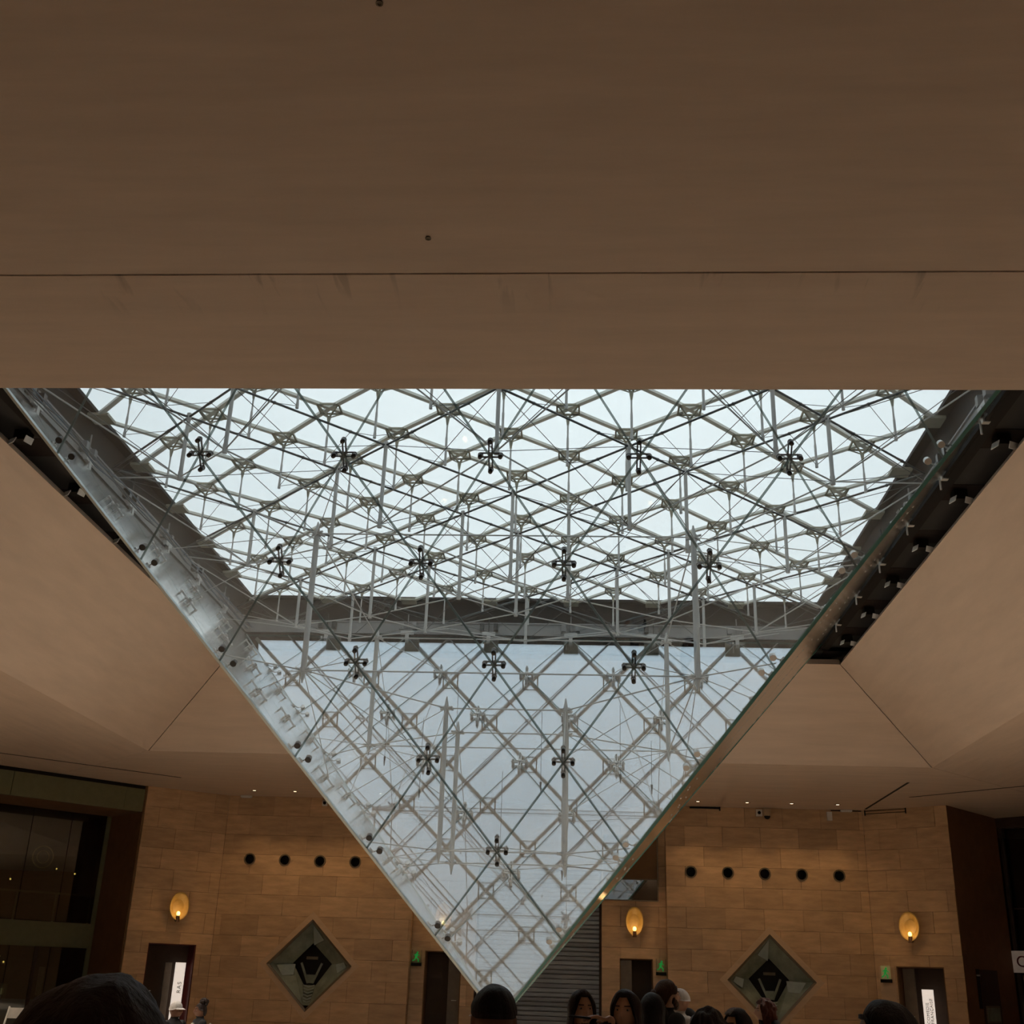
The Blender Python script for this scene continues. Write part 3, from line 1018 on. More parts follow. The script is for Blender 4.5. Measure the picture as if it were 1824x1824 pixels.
# doors and niches
def wall_frame(p0, p1, s):
    a, b = Vector((*p0, 0)), Vector((*p1, 0))
    u = (b - a).normalized()
    n = Vector((u.y, -u.x, 0))
    return a + u * s, u, n
def doorway(idx, p0, p1, s0, s1, top, leaf, leafmat, jambmat='brown_wall', deep=0.55):
    o, u, n = wall_frame(p0, p1, s0)
    w = s1 - s0
    d = struct(empty('door_%d' % idx, o + u * w / 2))
    b = MB()
    b.prism([o - n * deep, o + u * w - n * deep, o + u * w - n * deep + Vector((0, 0, top)), o - n * deep + Vector((0, 0, top))], -n * 0.05)
    b.build('back_panel', 'dark_brown', d)
    for q in (o, o + u * (w - 0.03)):
        MB().prism([q - n * 0.02, q + u * 0.03 - n * 0.02, q + u * 0.03 - n * deep, q - n * deep], (0, 0, top)).build('door_jamb', jambmat, d)
    MB().prism([o - n * 0.02 + Vector((0, 0, top - 0.03)), o + u * w - n * 0.02 + Vector((0, 0, top - 0.03)), o + u * w - n * deep + Vector((0, 0, top - 0.03)), o - n * deep + Vector((0, 0, top - 0.03))], (0, 0, 0.03)).build('door_head', jambmat, d)
    l0, l1, ld = leaf
    q = o + u * l0 - n * ld
    MB().prism([q, q + u * (l1 - l0), q + u * (l1 - l0) + Vector((0, 0, top - 0.05)), q + Vector((0, 0, top - 0.05))], -n * 0.05).build('door_leaf', leafmat, d)
    hx = q + u * (l1 - l0) * 0.35 + n * 0.04 + Vector((0, 0, 1.15))
    MB().tube(hx, hx + u * 0.14, 0.012, 8).tube(hx, hx - n * 0.04, 0.012, 8).build('door_handle', 'steel', d)
    return d, o, u, n
doorway(1, (-3.80, YR), (-1.88, YR), RD[0] + 3.8, RD[1] + 3.8, RD[2], (0.70, 1.08, 0.30), 'door_grey')
doorway(2, (1.88, YR), (3.80, YR), 2.41 - 1.88, 3.39 - 1.88, 2.46, (0.02, 0.36, 0.12), 'door_grey')
d3, o3, u3, n3 = doorway(3, cl0, cl1, 0.68, 2.12, 2.44, (0.05, 0.60, 0.45), 'dark_brown', 'red_trim')
d4, o4, u4, n4 = doorway(4, cr0, cr1, 0.62, 1.98, 2.46, (0.06, 0.40, 0.30), 'door_grey')

# lit vertical signs standing in the two corner doorways
def lit_sign(o, u, n, s, w, dep, ztop, label, words, ring):
    c = o + u * s - n * dep
    t = tag(empty('light_sign', c), label, 'sign')
    MB().prism([c, c + u * w, c + u * w + Vector((0, 0, ztop)), c + Vector((0, 0, ztop))], -n * 0.05).build('lit_panel', 'sign_lit', t)
    zax = n
    for k, (tx, size, z, off) in enumerate(words):
        me = text_mesh(tx, size, 'sign_ink', 'lettering', 'LEFT', 1.12)
        p = c + u * (w * off) + n * 0.004 + Vector((0, 0, z))
        link('lettering', me, t, frame_matrix(p, (0, 0, 1), -u, n))
    if ring is not None:
        cc = c + u * w * 0.5 + n * 0.004 + Vector((0, 0, ring))
        b = MB().ring(cc, 0.085, 0.115, 0.006, u, (0, 0, 1), n, 24)
        b.ring(cc, 0.03, 0.055, 0.006, u, (0, 0, 1), n, 20)
        b.build('emblem', 'sign_ink', t)
    return t
lit_sign(o4, u4, n4, 0.60, 0.315, 0.20, 1.87, 'tall lit white sign with vertical grey lettering in right doorway',
         [('COMEDIE', 0.118, 0.98, 0.40), ('FRANÇAISE', 0.118, 0.98, 0.76)], 0.84)
lit_sign(o3, u3, n3, 0.98, 0.30, 0.24, 1.94, 'tall brightly lit white sign in the left corner doorway', [('RAS', 0.17, 1.10, 0.62)], None)
c = o3 + u3 * 0.70 - n3 * 0.34
gs = tag(empty('grey_banner', c), 'narrow unlit grey banner beside the lit sign in left doorway', 'banner')
MB().prism([c, c + u3 * 0.20, c + u3 * 0.20 + Vector((0, 0, 1.93)), c + Vector((0, 0, 1.93))], -n3 * 0.04).build('banner_panel', 'sign_grey', gs)
MB().prism([c - u3 * 0.03, c + u3 * 0.23, c + u3 * 0.23 + Vector((0, 0, 0.05)), c - u3 * 0.03 + Vector((0, 0, 0.05))], n3 * 0.12).build('banner_foot', 'dark_brown', gs)
# pale cladding strip that carries the right corner's exit sign
o_, u_, n_ = wall_frame(cr0, cr1, 0.12)
struct(MB().prism([o_ + n_ * 0.004, o_ + u_ * 0.46 + n_ * 0.004, o_ + u_ * 0.46 + n_ * 0.004 + Vector((0, 0, 2.46)), o_ + n_ * 0.004 + Vector((0, 0, 2.46))], n_ * 0.012).build('trim_4', 'stone_pale'))

# wall lamps: oval alabaster shell, inner disc, bulb in a bronze cup
def wall_lamp(c, n, label, w=0.30, hh=0.40):
    c, n = Vector(c), Vector(n).normalized()
    u = Vector((-n.y, n.x, 0))
    t = tag(empty('wall_lamp', c - Vector((0, 0, hh))), label, 'wall lamp', 'oval wall lamps')
    b = MB()
    NR, NA = 7, 28
    vs_ = []
    for k in range(NR + 1):
        q = k / NR
        for a in range(NA):
            e = 2 * PI * a / NA
            vs_.append(c + u * w * q * math.cos(e) + Vector((0, 0, hh * q * math.sin(e))) + n * (0.05 + 0.17 * q * q))
    fs = [(k * NA + a, k * NA + (a + 1) % NA, (k + 1) * NA + (a + 1) % NA, (k + 1) * NA + a) for k in range(NR) for a in range(NA)]
    b.add(vs_, fs)
    sh = b.build('lamp_shell', 'alabaster', t, True)
    md = sh.modifiers.new('thick', 'SOLIDIFY'); md.thickness = 0.018
    b = MB()
    b.add([c + u * w * 0.62 * math.cos(2 * PI * a / 24) + Vector((0, 0, -0.05 + hh * 0.60 * math.sin(2 * PI * a / 24))) + n * 0.125 for a in range(24)], [tuple(range(24))])
    di = b.build('inner_disc', 'alabaster', t)
    md = di.modifiers.new('thick', 'SOLIDIFY'); md.thickness = 0.012
    MB().ball(c + n * 0.20 + Vector((0, 0, -hh * 0.52)), 0.055, 12, 8, (1, 1, 1.25)).build('bulb', 'bulb', t, True)
    q = c + n * 0.20 + Vector((0, 0, -hh * 1.08))
    MB().tube(q, q + Vector((0, 0, hh * 0.42)), 0.068, 10, r1=0.05).bar(q + Vector((0, 0, 0.05)), q + Vector((0, 0, 0.05)) - n * 0.19, 0.05, 0.05).build('lamp_cup', 'bronze', t)
    ld = bpy.data.lights.new('lamp_light', 'POINT')
    ld.energy = SCONCE_W
    ld.color = (1.0, 0.62, 0.26)
    ld.shadow_soft_size = 0.10
    lo = bpy.data.objects.new('lamp_light', ld)
    COL.objects.link(lo)
    lo.parent = t
    lo.matrix_basis = WORLD[t.name].inverted() @ Matrix.Translation(c + n * 0.42 + Vector((0, 0, -hh * 0.3)))
    return t
o_, u_, nL = wall_frame(cl0, cl1, 0)
wall_lamp((-10.72, 16.44, 3.48), nL, 'glowing oval wall lamp above the left corner doorway')
wall_lamp((2.85, YR, 3.49), (0, -1, 0), 'glowing oval wall lamp beside the rolling shutter', 0.265, 0.41)
o_, u_, nR_ = wall_frame(cr0, cr1, 0)
wall_lamp((10.72, 16.515, 3.52), nR_, 'glowing oval wall lamp above the right corner doorway')
wall_lamp((-2.85, YR, 3.49), (0, -1, 0), 'oval wall lamp behind the glass on the left recess pier', 0.265, 0.41)

# emergency exit signs: clear blade with a pictogram on a dark base
def exit_sign(c, u, n, green, label):
    c, u, n = Vector(c), Vector(u), Vector(n)
    t = tag(empty('exit_sign', c), label, 'exit sign')
    MB().box(c + n * 0.05, (0.01, 0.01, 0.01)).prism([c - u * 0.15 + n * 0.02, c + u * 0.15 + n * 0.02, c + u * 0.15 + n * 0.14, c - u * 0.15 + n * 0.14], (0, 0, 0.09)).build('sign_base', 'black', t)
    q = c + Vector((0, 0, 0.09)) + n * 0.07
    MB().prism([q - u * 0.14, q + u * 0.14, q + u * 0.14 + Vector((0, 0, 0.36)), q - u * 0.14 + Vector((0, 0, 0.36))], n * 0.012).build('sign_blade', 'exit_pale' if not green else 'roof_glass', t)
    # running figure: head, body, limbs
    b = MB()
    f = n * 0.022
    def pt(a, z): return q + u * a + Vector((0, 0, z)) + f
    b.ball(pt(0.02, 0.29), 0.028, 10, 6)
    b.bar(pt(0.01, 0.26), pt(-0.02, 0.15), 0.065, 0.012, up=n)
    b.bar(pt(-0.02, 0.16), pt(0.06, 0.09), 0.035, 0.012, up=n); b.bar(pt(0.06, 0.09), pt(0.05, 0.02), 0.03, 0.012, up=n)
    b.bar(pt(-0.02, 0.16), pt(-0.06, 0.08), 0.035, 0.012, up=n); b.bar(pt(-0.06, 0.08), pt(-0.12, 0.06), 0.03, 0.012, up=n)
    b.bar(pt(0.02, 0.24), pt(0.09, 0.19), 0.026, 0.012, up=n); b.bar(pt(0.0, 0.24), pt(-0.08, 0.21), 0.026, 0.012, up=n)
    b.build('pictogram', 'exit_green', t)
    if green:
        for a in (-0.145, 0.135):
            MB().prism([q + u * a, q + u * (a + 0.01), q + u * (a + 0.01) + Vector((0, 0, 0.36)), q + u * a + Vector((0, 0, 0.36))], n * 0.02).build('blade_edge', 'black', t)
exit_sign((-3.61, YR, 2.06), (1, 0, 0), (0, -1, 0), True, 'green exit sign left of the pyramid tip beside a dark doorway')
exit_sign((3.62, YR, 2.02), (1, 0, 0), (0, -1, 0), True, 'green exit sign right of the shutter above the bearded man')
o_, u_, n_ = wall_frame(cr0, cr1, 0.34)
exit_sign(o_ + n_ * 0.016 + Vector((0, 0, 2.02)), u_, n_, False, 'faintly lit exit sign beside the right corner doorway')

# rolling shutter in the middle opening
sh = tag(empty('rolling_shutter', (0, YR + 0.2, 0)), 'grey metal rolling shutter closing the opening behind the pyramid tip', 'shutter')
SL = MB().prism([(-1.87, 0, 0.0), (-1.87, -0.022, 0.03), (-1.87, -0.022, 0.085), (-1.87, 0, 0.115), (-1.87, 0.02, 0.115), (-1.87, 0.02, 0.0)], (3.74, 0, 0)).mesh('shutter_slat', 'shutter')
zz = 0.05
k = 0
while zz < 4.9:
    link('shutter_slat', SL, sh, Matrix.Translation((0, YR + 0.20 + (0.006 if k % 5 == 0 else 0), zz)))
    zz += 0.128
    k += 1
MB().box((0, YR + 0.26, 2.5), (3.76, 0.03, 5.0)).build('shutter_back', 'joint_black', sh)
for sx in (-1, 1):
    MB().box((sx * 1.845, YR + 0.19, 2.5), (0.07, 0.10, 5.0)).build('guide_rail', 'dark_brown', sh)

# framed glass display case on the right recess pier
dc = tag(empty('display_case', (2.74, YR, 4.08)), 'framed glass display case with a cross rail above the middle wall lamp', 'display case')
x0, x1, z0_, z1_ = 1.93, 3.56, 4.08, 5.95
yF = YR - 0.16
for p0, p1 in (((x0, z0_), (x1, z0_)), ((x0, z1_), (x1, z1_)), ((x0, 4.69), (x1, 4.69)), ((x0, z0_), (x0, z1_)), ((x1, z0_), (x1, z1_))):
    MB().bar((p0[0], yF, p0[1]), (p1[0], yF, p1[1]), 0.035, 0.05, up=(0, 1, 0)).build('frame_rail', 'frame_bronze', dc)
MB().box(((x0 + x1) / 2, YR - 0.07, (z0_ + z1_) / 2), (x1 - x0, 0.13, z1_ - z0_)).build('case_body', 'brown_wall', dc)
MB().box(((x0 + x1) / 2, yF + 0.01, (z0_ + 4.69) / 2), (x1 - x0 - 0.04, 0.012, 4.69 - z0_ - 0.04)).build('lower_pane', 'mirror_glass', dc)
MB().box(((x0 + x1) / 2, yF + 0.01, (4.69 + z1_) / 2), (x1 - x0 - 0.04, 0.012, z1_ - 4.69 - 0.04)).build('upper_pane', 'roof_glass', dc)

# small devices under the ceiling
t = tag(empty('dome_camera', (6.87, YW, 6.55)), 'tan dome security camera under the ceiling right of the pyramid', 'camera')
MB().box((6.87, YW - 0.10, 6.74), (0.22, 0.20, 0.14)).tube((6.87, YW - 0.12, 6.74), (6.87, YW - 0.12, 6.60), 0.11, 14, r1=0.10).build('housing', 'plastic_tan', t)
MB().ball((6.87, YW - 0.12, 6.60), 0.095, 14, 8).build('dome', 'joint_black', t, True)
def device(c, s, label, name='wall_sensor', lens=False):
    t = tag(empty(name, (c[0], YW, c[2])), label, 'sensor')
    MB().box((c[0], YW - s[1] / 2, c[2]), s).build('casing', 'plastic_white', t)
    if lens:
        MB().tube((c[0], YW - s[1] - 0.012, c[2]), (c[0], YW - s[1] + 0.01, c[2]), 0.05, 12).build('lens', 'joint_black', t)
device((6.64, 0, 6.70), (0.18, 0.10, 0.20), 'square white wall sensor left of the dome camera', lens=True)
device((8.75, 0, 6.65), (0.15, 0.08, 0.26), 'plain white wall box near the right corner')
device((-6.72, 0, 6.68), (0.15, 0.08, 0.17), 'small white wall sensor high on the left wall', lens=True)
t = tag(empty('cable_tray', (10.0, 16.8, 6.7)), 'thin wire cable tray along the top of the right corner', 'cable tray')
o_, u_, n_ = wall_frame(cr0, cr1, 0.1)
for dz in (0.04, 0.12):
    MB().tube(o_ + n_ * 0.06 + Vector((0, 0, ZC - dz)), o_ + u_ * 1.25 + n_ * 0.06 + Vector((0, 0, ZC - dz)), 0.010, 6).build('tray_wire', 'black', t)
for k in range(2):
    q = o_ + u_ * 1.25 * k + n_ * 0.06
    MB().box(q + Vector((0, 0, ZC - 0.09)), (0.03, 0.03, 0.16)).build('tray_hook', 'black', t)
MB().tube((8.8, YW - 0.05, ZC - 0.03), (9.7, YW - 0.05, ZC - 0.03), 0.016, 6).build('tray_wire', 'black', t)
t = tag(MB().box((5.0, YW - 0.05, ZC - 0.04), (0.9, 0.07, 0.04)).box((5.46, YW - 0.05, ZC - 0.06), (0.03, 0.08, 0.11)).build('ceiling_track', 'black'), 'short black track at the top of the wall right of the pyramid', 'track')
for x, lab in ((-9.2, 'thin white strip lamp at the top of the left wall'), (9.25, 'thin white strip lamp at the top of the right wall')):
    t = tag(empty('strip_lamp', (x, YW - 0.1, ZC - 0.06)), lab, 'strip lamp')
    MB().box((x, YW - 0.09, ZC - 0.03), (0.34, 0.12, 0.05)).build('lamp_tray', 'plastic_white', t)
    MB().box((x, YW - 0.09, ZC - 0.06), (0.30, 0.08, 0.02)).build('diffuser', 'plastic_white', t)

# recessed ceiling downlights
DR = MB().ring((0, 0, -0.012), 0.055, 0.085, 0.012, (1, 0, 0), (0, 1, 0), (0, 0, 1), 20).mesh('trim_ring', 'frame_bronze')
DD = MB().tube((0, 0, -0.006), (0, 0, -0.001), 0.054, 20).mesh('lamp_face', 'light_disc')
def downlight(x, y, label, power=DOWNLIGHT_W, spread=100, col=(1.0, 0.66, 0.34)):
    t = tag(empty('ceiling_downlight', (x, y, ZC)), label, 'downlight', 'recessed ceiling downlights')
    mw = Matrix.Translation((x, y, ZC))
    link('trim_ring', DR, t, mw)
    link('lamp_face', DD, t, mw)
    ld = bpy.data.lights.new('downlight_beam', 'SPOT')
    ld.energy = power
    ld.color = col
    ld.spot_size = math.radians(spread)
    ld.spot_blend = 0.6
    ld.shadow_soft_size = 0.06
    lo = bpy.data.objects.new('downlight_beam', ld)
    COL.objects.link(lo)
    lo.parent = t
    lo.matrix_basis = Matrix.Translation((0, 0, -0.04))
for k, x in enumerate((4.70, 6.15, 7.45, 8.79)):
    downlight(x, 16.1, 'small lit downlight in front of the right wall, %s from the pyramid' % ordn[k])
for k, x in enumerate((-8.66, -7.41, -6.1, -4.8)):
    downlight(x, 16.0, 'small lit downlight in front of the left wall, %s from the corner' % ordn[k])
for x, y, w in ((-12, -6, 130), (-12, -1.5, 130), (-13.5, 3, 130), (12, -6, 130), (12, -1.5, 130), (13.5, 3, 130),
                (-8, -13, 200), (8, -13, 200), (-12, -20, 150), (12, -20, 150), (-5, -24, 150), (5, -24, 150)):  # unseen lamps added outside the view to brighten the hall
    downlight(x, y, 'added unseen downlight in the flat ceiling beyond the picture edge', w, 120, (1.0, 0.80, 0.60))


# ------------------------------------------------------------------ left shop front
ls = tag(empty('shop', LS(2.6, 0, 1.0)), 'dark glazed shop front under an olive band at the left edge', 'shop front')
def lbox(s0, s1, z0, z1, t0, t1, name, matname, par=ls):
    return MB().prism([LS(s0, z0, t0), LS(s1, z0, t0), LS(s1, z1, t0), LS(s0, z1, t0)], LN * (t1 - t0)).build(name, matname, par)
for s0, s1 in ((0.02, 0.62), (0.63, 3.98), (4.0, 7.0)):
    lbox(s0, s1, 6.08, 6.74, 0.0, 0.10, 'fascia_panel', 'olive')
lbox(0, 7, 6.08, 6.16, 0.10, 2.1, 'soffit_panel', 'brown_wall')
lbox(0, 7, 6.74, 6.85, 0.06, 0.2, 'shadow_gap', 'joint_black')
lbox(0.0, 0.12, 0, 6.1, 2.0, 2.08, 'glass_frame', 'olive')
for s0, s1 in ((0.14, 1.22), (1.24, 2.42), (2.44, 4.2), (4.22, 7)):
    lbox(s0, s1, 2.95, 6.08, 2.02, 2.035, 'glass_pane', 'shop_glass')
    lbox(s0, s1, 0.0, 2.24, 2.02, 2.035, 'glass_pane', 'shop_glass')
lbox(0.1, 7, 2.25, 2.93, 1.96, 2.3, 'slab_edge', 'olive')
lbox(0.1, 7, 3.70, 3.75, 2.05, 2.10, 'handrail', 'olive')
for s in (0.20, 1.28, 2.45, 3.6, 4.8):
    lbox(s, s + 0.04, 2.93, 3.72, 2.05, 2.10, 'baluster', 'olive')
lbox(1.60, 1.68, 0, 2.25, 1.98, 2.06, 'door_post', 'dark_brown')
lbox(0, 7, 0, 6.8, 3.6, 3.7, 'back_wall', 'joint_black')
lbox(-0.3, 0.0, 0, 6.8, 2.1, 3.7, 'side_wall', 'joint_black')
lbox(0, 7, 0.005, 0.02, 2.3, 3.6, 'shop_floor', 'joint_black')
lbox(0, 7, 0.0, 0.72, 2.2, 2.3, 'counter_front', 'olive')
cc = LS(1.73, 4.75, 2.5)
b = MB().ring(cc, 0.30, 0.325, 0.02, LD, (0, 0, 1), -LN, 32).ring(cc, 0.17, 0.19, 0.02, LD, (0, 0, 1), -LN, 28)
tag(b.build('ring_emblem', 'gold'), 'thin double gold ring hanging inside the left shop', 'emblem')
t = tag(empty('white_banner', LS(1.1, 0, 2.6)), 'pale upright banner inside the left shop', 'banner')
lbox(1.03, 1.20, 0.92, 1.70, 2.6, 2.63, 'banner_sheet', 'sign_grey', t)
lbox(1.10, 1.13, 0, 0.95, 2.61, 2.64, 'banner_pole', 'dark_brown', t)
t = tag(empty('shop_display', LS(2.45, 0.7, 2.6)), 'small lit display box on the left shop counter', 'display box')
lbox(2.05, 2.75, 0.80, 1.22, 2.6, 2.9, 'box_body', 'olive', t)
lbox(2.15, 2.60, 0.93, 1.10, 2.58, 2.6, 'lit_strip', 'exit_pale', t)
for k, (s, z) in enumerate(((1.02, 2.42), (2.2, 1.95), (2.05, 1.80), (0.95, 4.5), (0.35, 4.4), (2.3, 4.1))):
    t = tag(empty('shop_lamp', LS(s, z, 3.2)), 'tiny warm lamp glowing inside the left shop', 'lamp', 'tiny lamps inside the left shop')
    MB().ball(LS(s, z, 3.2), 0.028, 8, 6).build('lamp_bulb', 'bulb', t, True)
    MB().tube(LS(s, z + 0.02, 3.2), LS(s, z + 0.12, 3.2), 0.02, 8).build('lamp_stem', 'black', t)

# ------------------------------------------------------------------ right shop front
RO = rj1; RDIR = Vector((0.70, -0.714, 0)); RNN = Vector((0.714, 0.70, 0))
def RS(s, z, t=0.0):
    return RO + RDIR * s + RNN * t + Vector((0, 0, z))
rs = tag(empty('shop', RS(3, 0)), 'black recessed shop opening behind the right corner', 'shop front')
def rbox(s0, s1, z0, z1, t0, t1, name, matname, par=rs):
    return MB().prism([RS(s0, z0, t0), RS(s1, z0, t0), RS(s1, z1, t0), RS(s0, z1, t0)], RNN * (t1 - t0)).build(name, matname, par)
rbox(0, 6, 6.55, 6.85, 0.0, 0.15, 'fascia_panel', 'dark_brown')
rbox(0.02, 0.10, 0, 6.55, 0.1, 0.2, 'door_post', 'dark_brown')
rbox(0.1, 6, 2.46, 6.55, 0.30, 0.32, 'glass_pane', 'shop_glass')
rbox(0.1, 6, 4.20, 4.24, 0.26, 0.30, 'glazing_rail', 'dark_brown')
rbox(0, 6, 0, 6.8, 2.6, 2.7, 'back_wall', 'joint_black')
rbox(0.1, 0.45, 0.0, 2.36, 0.30, 0.36, 'door_leaf', 'brown_wall')
t = tag(empty('shop_sign', RS(1.3, 2.45, -0.1)), 'white shop sign with dark red capital letters at the right edge', 'sign')
rbox(0.02, 2.6, 2.42, 3.02, -0.06, 0.0, 'sign_panel', 'sign_board', t)
me = text_mesh('CO', 0.44, 'sign_red', 'lettering', 'LEFT', 1.05, 0.006)
link('lettering', me, t, frame_matrix(RS(0.14, 2.71, -0.07), RDIR, (0, 0, 1), -RNN))
# slot and notice board on the right return wall
def jbox(s0, s1, z0, z1, out, name, matname, par):
    n = Vector((ru.y, -ru.x, 0))
    q = rj0 + ru * s0
    return MB().prism([q + Vector((0, 0, z0)), q + ru * (s1 - s0) + Vector((0, 0, z0)), q + ru * (s1 - s0) + Vector((0, 0, z1)), q + Vector((0, 0, z1))], n * out).build(name, matname, par)
t = tag(empty('wall_slot', rj0 + ru * 0.85), 'tall narrow black slot with steel latch in right return wall', 'wall slot')
jbox(0.72, 0.92, 1.42, 2.45, 0.015, 'slot_recess', 'joint_black', t)
jbox(0.72, 0.92, 2.26, 2.30, 0.03, 'steel_latch', 'steel', t)
t = tag(empty('notice_board', rj0 + ru * 1.5 + Vector((0, 0, 1.1))), 'small framed notice on the right return wall', 'notice')
jbox(1.10, 2.02, 1.05, 1.50, 0.02, 'notice_frame', 'door_grey', t)
jbox(1.16, 1.96, 1.10, 1.45, 0.026, 'notice_sheet', 'niche_green', t)
jbox(0.98, 2.12, 0.0, 2.44, 0.008, 'notice_backing', 'dark_brown', t)

# ------------------------------------------------------------------ white folding chairs and table at the lower left
def chair(x, y, rz, label):
    base = Vector((x, y, 0))
    t = tag(empty('folding_chair', base), label, 'chair', 'white folding chairs')
    R = Matrix.Translation(base) @ Matrix.Rotation(rz, 4, 'Z')
    def p(mb, nm):
        return link(nm, mb.mesh(nm, 'chair_white'), t, R)
    p(MB().box((0, 0.20, 0.80), (0.44, 0.025, 0.20)), 'backrest')
    p(MB().box((0, -0.02, 0.45), (0.42, 0.40, 0.03)), 'seat')
    for sx in (-1, 1):
        p(MB().bar((sx * 0.21, 0.22, 0.92), (sx * 0.21, -0.22, 0.0), 0.03, 0.03), 'leg')
        p(MB().bar((sx * 0.19, -0.20, 0.46), (sx * 0.19, 0.24, 0.0), 0.03, 0.03), 'leg')
chair(-10.27, 6.0, 0.12, 'white folding chair at the left edge, in front of the shop')
chair(-10.1, 6.75, -0.08, 'white folding chair with its back towards the shop counter')
chair(-9.66, 6.0, 0.05, 'white folding chair just left of the large foreground head')
chair(-9.48, 6.8, 0.1, 'white folding chair behind the other white chairs')
chair(-4.90, 1.05, -1.0, 'white folding chair under the seated woman in a black jacket')

# ------------------------------------------------------------------ people
SKIN = {'fair': (0.50, 0.27, 0.17), 'mid': (0.36, 0.18, 0.10), 'brown': (0.17, 0.075, 0.042)}
for k, c in SKIN.items():
    mat('skin_' + k, c, 0.5, var=0.06, scale=12)
CLOTH = {'black': (0.012, 0.012, 0.013), 'charcoal': (0.04, 0.038, 0.036), 'brown': (0.10, 0.065, 0.045), 'white': (0.55, 0.52, 0.49),
         'grey': (0.22, 0.21, 0.21), 'navy': (0.02, 0.025, 0.05), 'denim': (0.06, 0.08, 0.13), 'shoe': (0.02, 0.018, 0.016)}
for k, c in CLOTH.items():
    mat('cloth_' + k, c, 0.9, var=0.18, scale=30, bump=0.2)
HAIR = {'black': (0.010, 0.008, 0.008), 'dark': (0.022, 0.012, 0.009), 'brown': (0.06, 0.028, 0.014), 'grey': (0.25, 0.24, 0.25), 'auburn': (0.07, 0.02, 0.012)}
for k, c in HAIR.items():
    mat('hair_' + k, c, 0.5, spec=0.2, var=0.35, scale=40, stretch=(3, 3, 0.6), bump=0.5)
mat('eye_white', (0.30, 0.26, 0.24), 0.3)
mat('phone', (0.02, 0.02, 0.022), 0.2)

HC = Vector((0, 0.0, 1.585))        # head centre in the 1.70 m figure

def head_mesh(mb):
    NA, NR = 44, 32
    vs_ = []
    for r in range(NR + 1):
        th = PI * r / NR
        for a in range(NA):
            ph = 2 * PI * a / NA
            ux, uy, uz = math.sin(th) * math.sin(ph), -math.sin(th) * math.cos(ph), math.cos(th)
            x, y, z = 0.076 * ux, 0.096 * uy, 0.116 * uz
            if uz < 0:
                q = (-uz) ** 1.5
                x *= 1 - 0.30 * q
                if uy > 0:
                    y *= 1 - 0.45 * q
            if uy < 0:
                g_ = lambda a_, b_: math.exp(-a_ * a_ - b_ * b_)
                y -= 0.033 * g_(x / 0.015, (z + 0.020) / 0.020) + 0.014 * g_(x / 0.011, (z - 0.012) / 0.024)
                y += 0.009 * g_((abs(x) - 0.031) / 0.015, (z - 0.010) / 0.013)
                y -= 0.004 * g_((abs(x) - 0.028) / 0.02, (z - 0.034) / 0.009)
                y -= 0.007 * g_(x / 0.022, (z + 0.057) / 0.009)
                y -= 0.009 * g_(x / 0.022, (z + 0.094) / 0.018)
                y -= 0.004 * g_((abs(x) - 0.040) / 0.02, (z + 0.02) / 0.02)
            vs_.append(HC + Vector((x, y, z)))
    fs = [(r * NA + a, r * NA + (a + 1) % NA, (r + 1) * NA + (a + 1) % NA, (r + 1) * NA + a) for r in range(NR) for a in range(NA)]
    mb.add(vs_, fs)
    for sx in (-1, 1):
        mb.ball(HC + Vector((sx * 0.078, 0.012, -0.005)), 0.03, 10, 8, (0.35, 0.6, 1.05))

def capsule(mb, p0, r0, p1, r1, n=14):
    p0, p1 = Vector(p0), Vector(p1)
    mb.tube(p0, p1, r0, n, r1=r1)
    mb.ball(p0, r0, n, 8)
    mb.ball(p1, r1, n, 8)

def loft(mb, rings, n=28):
    vs_, fs = [], []
    for z, rx, ry, cy in rings:
        for a in range(n):
            e = 2 * PI * a / n
            vs_.append(Vector((rx * math.cos(e), cy + ry * math.sin(e), z)))
    for k in range(len(rings) - 1):
        for a in range(n):
            fs.append((k * n + a, k * n + (a + 1) % n, (k + 1) * n + (a + 1) % n, (k + 1) * n + a))
    fs += [tuple(range(n - 1, -1, -1)), tuple(range((len(rings) - 1) * n, len(rings) * n))]
    mb.add(vs_, fs)

def hand(mb, segs, wrist, d, palm_n, thumb_side, curl=0.35):
    """palm with four unequal fingers and a thumb leaving its side"""
    w, d, pn = Vector(wrist), Vector(d).normalized(), Vector(palm_n).normalized()
    s = d.cross(pn).normalized() * thumb_side
    pn = s.cross(d).normalized() * thumb_side
    lens = [0.072, 0.080, 0.075, 0.058]
    for k in range(4):
        off = s * (0.030 - 0.020 * k)
        b0 = w + off * 0.6
        b1 = w + d * (0.088 - 0.004 * abs(k - 1)) + off
        capsule(mb, b0, 0.014, b1, 0.0115, 10); segs.append((b0, b1, 0.014, 'skin'))
        ang = curl * (0.8 + 0.15 * k)
        q1 = b1 + (d * math.cos(ang) + pn * math.sin(ang)) * lens[k] * 0.5
        q2 = q1 + (d * math.cos(ang * 2.2) + pn * math.sin(ang * 2.2)) * lens[k] * 0.5
        capsule(mb, b1, 0.0100, q1, 0.0092, 10); capsule(mb, q1, 0.0092, q2, 0.0080, 10)
        segs.append((b1, q1, 0.01, 'skin')); segs.append((q1, q2, 0.009, 'skin'))
    t0 = w + d * 0.025 + s * 0.026
    t1 = t0 + (d * 0.6 + s * 0.75 + pn * 0.25).normalized() * 0.042
    t2 = t1 + (d * 0.9 + s * 0.25 + pn * 0.35).normalized() * 0.034
    capsule(mb, t0, 0.014, t1, 0.0115, 10); capsule(mb, t1, 0.011, t2, 0.009, 10)
    segs.append((t0, t1, 0.013, 'skin')); segs.append((t1, t2, 0.01, 'skin'))

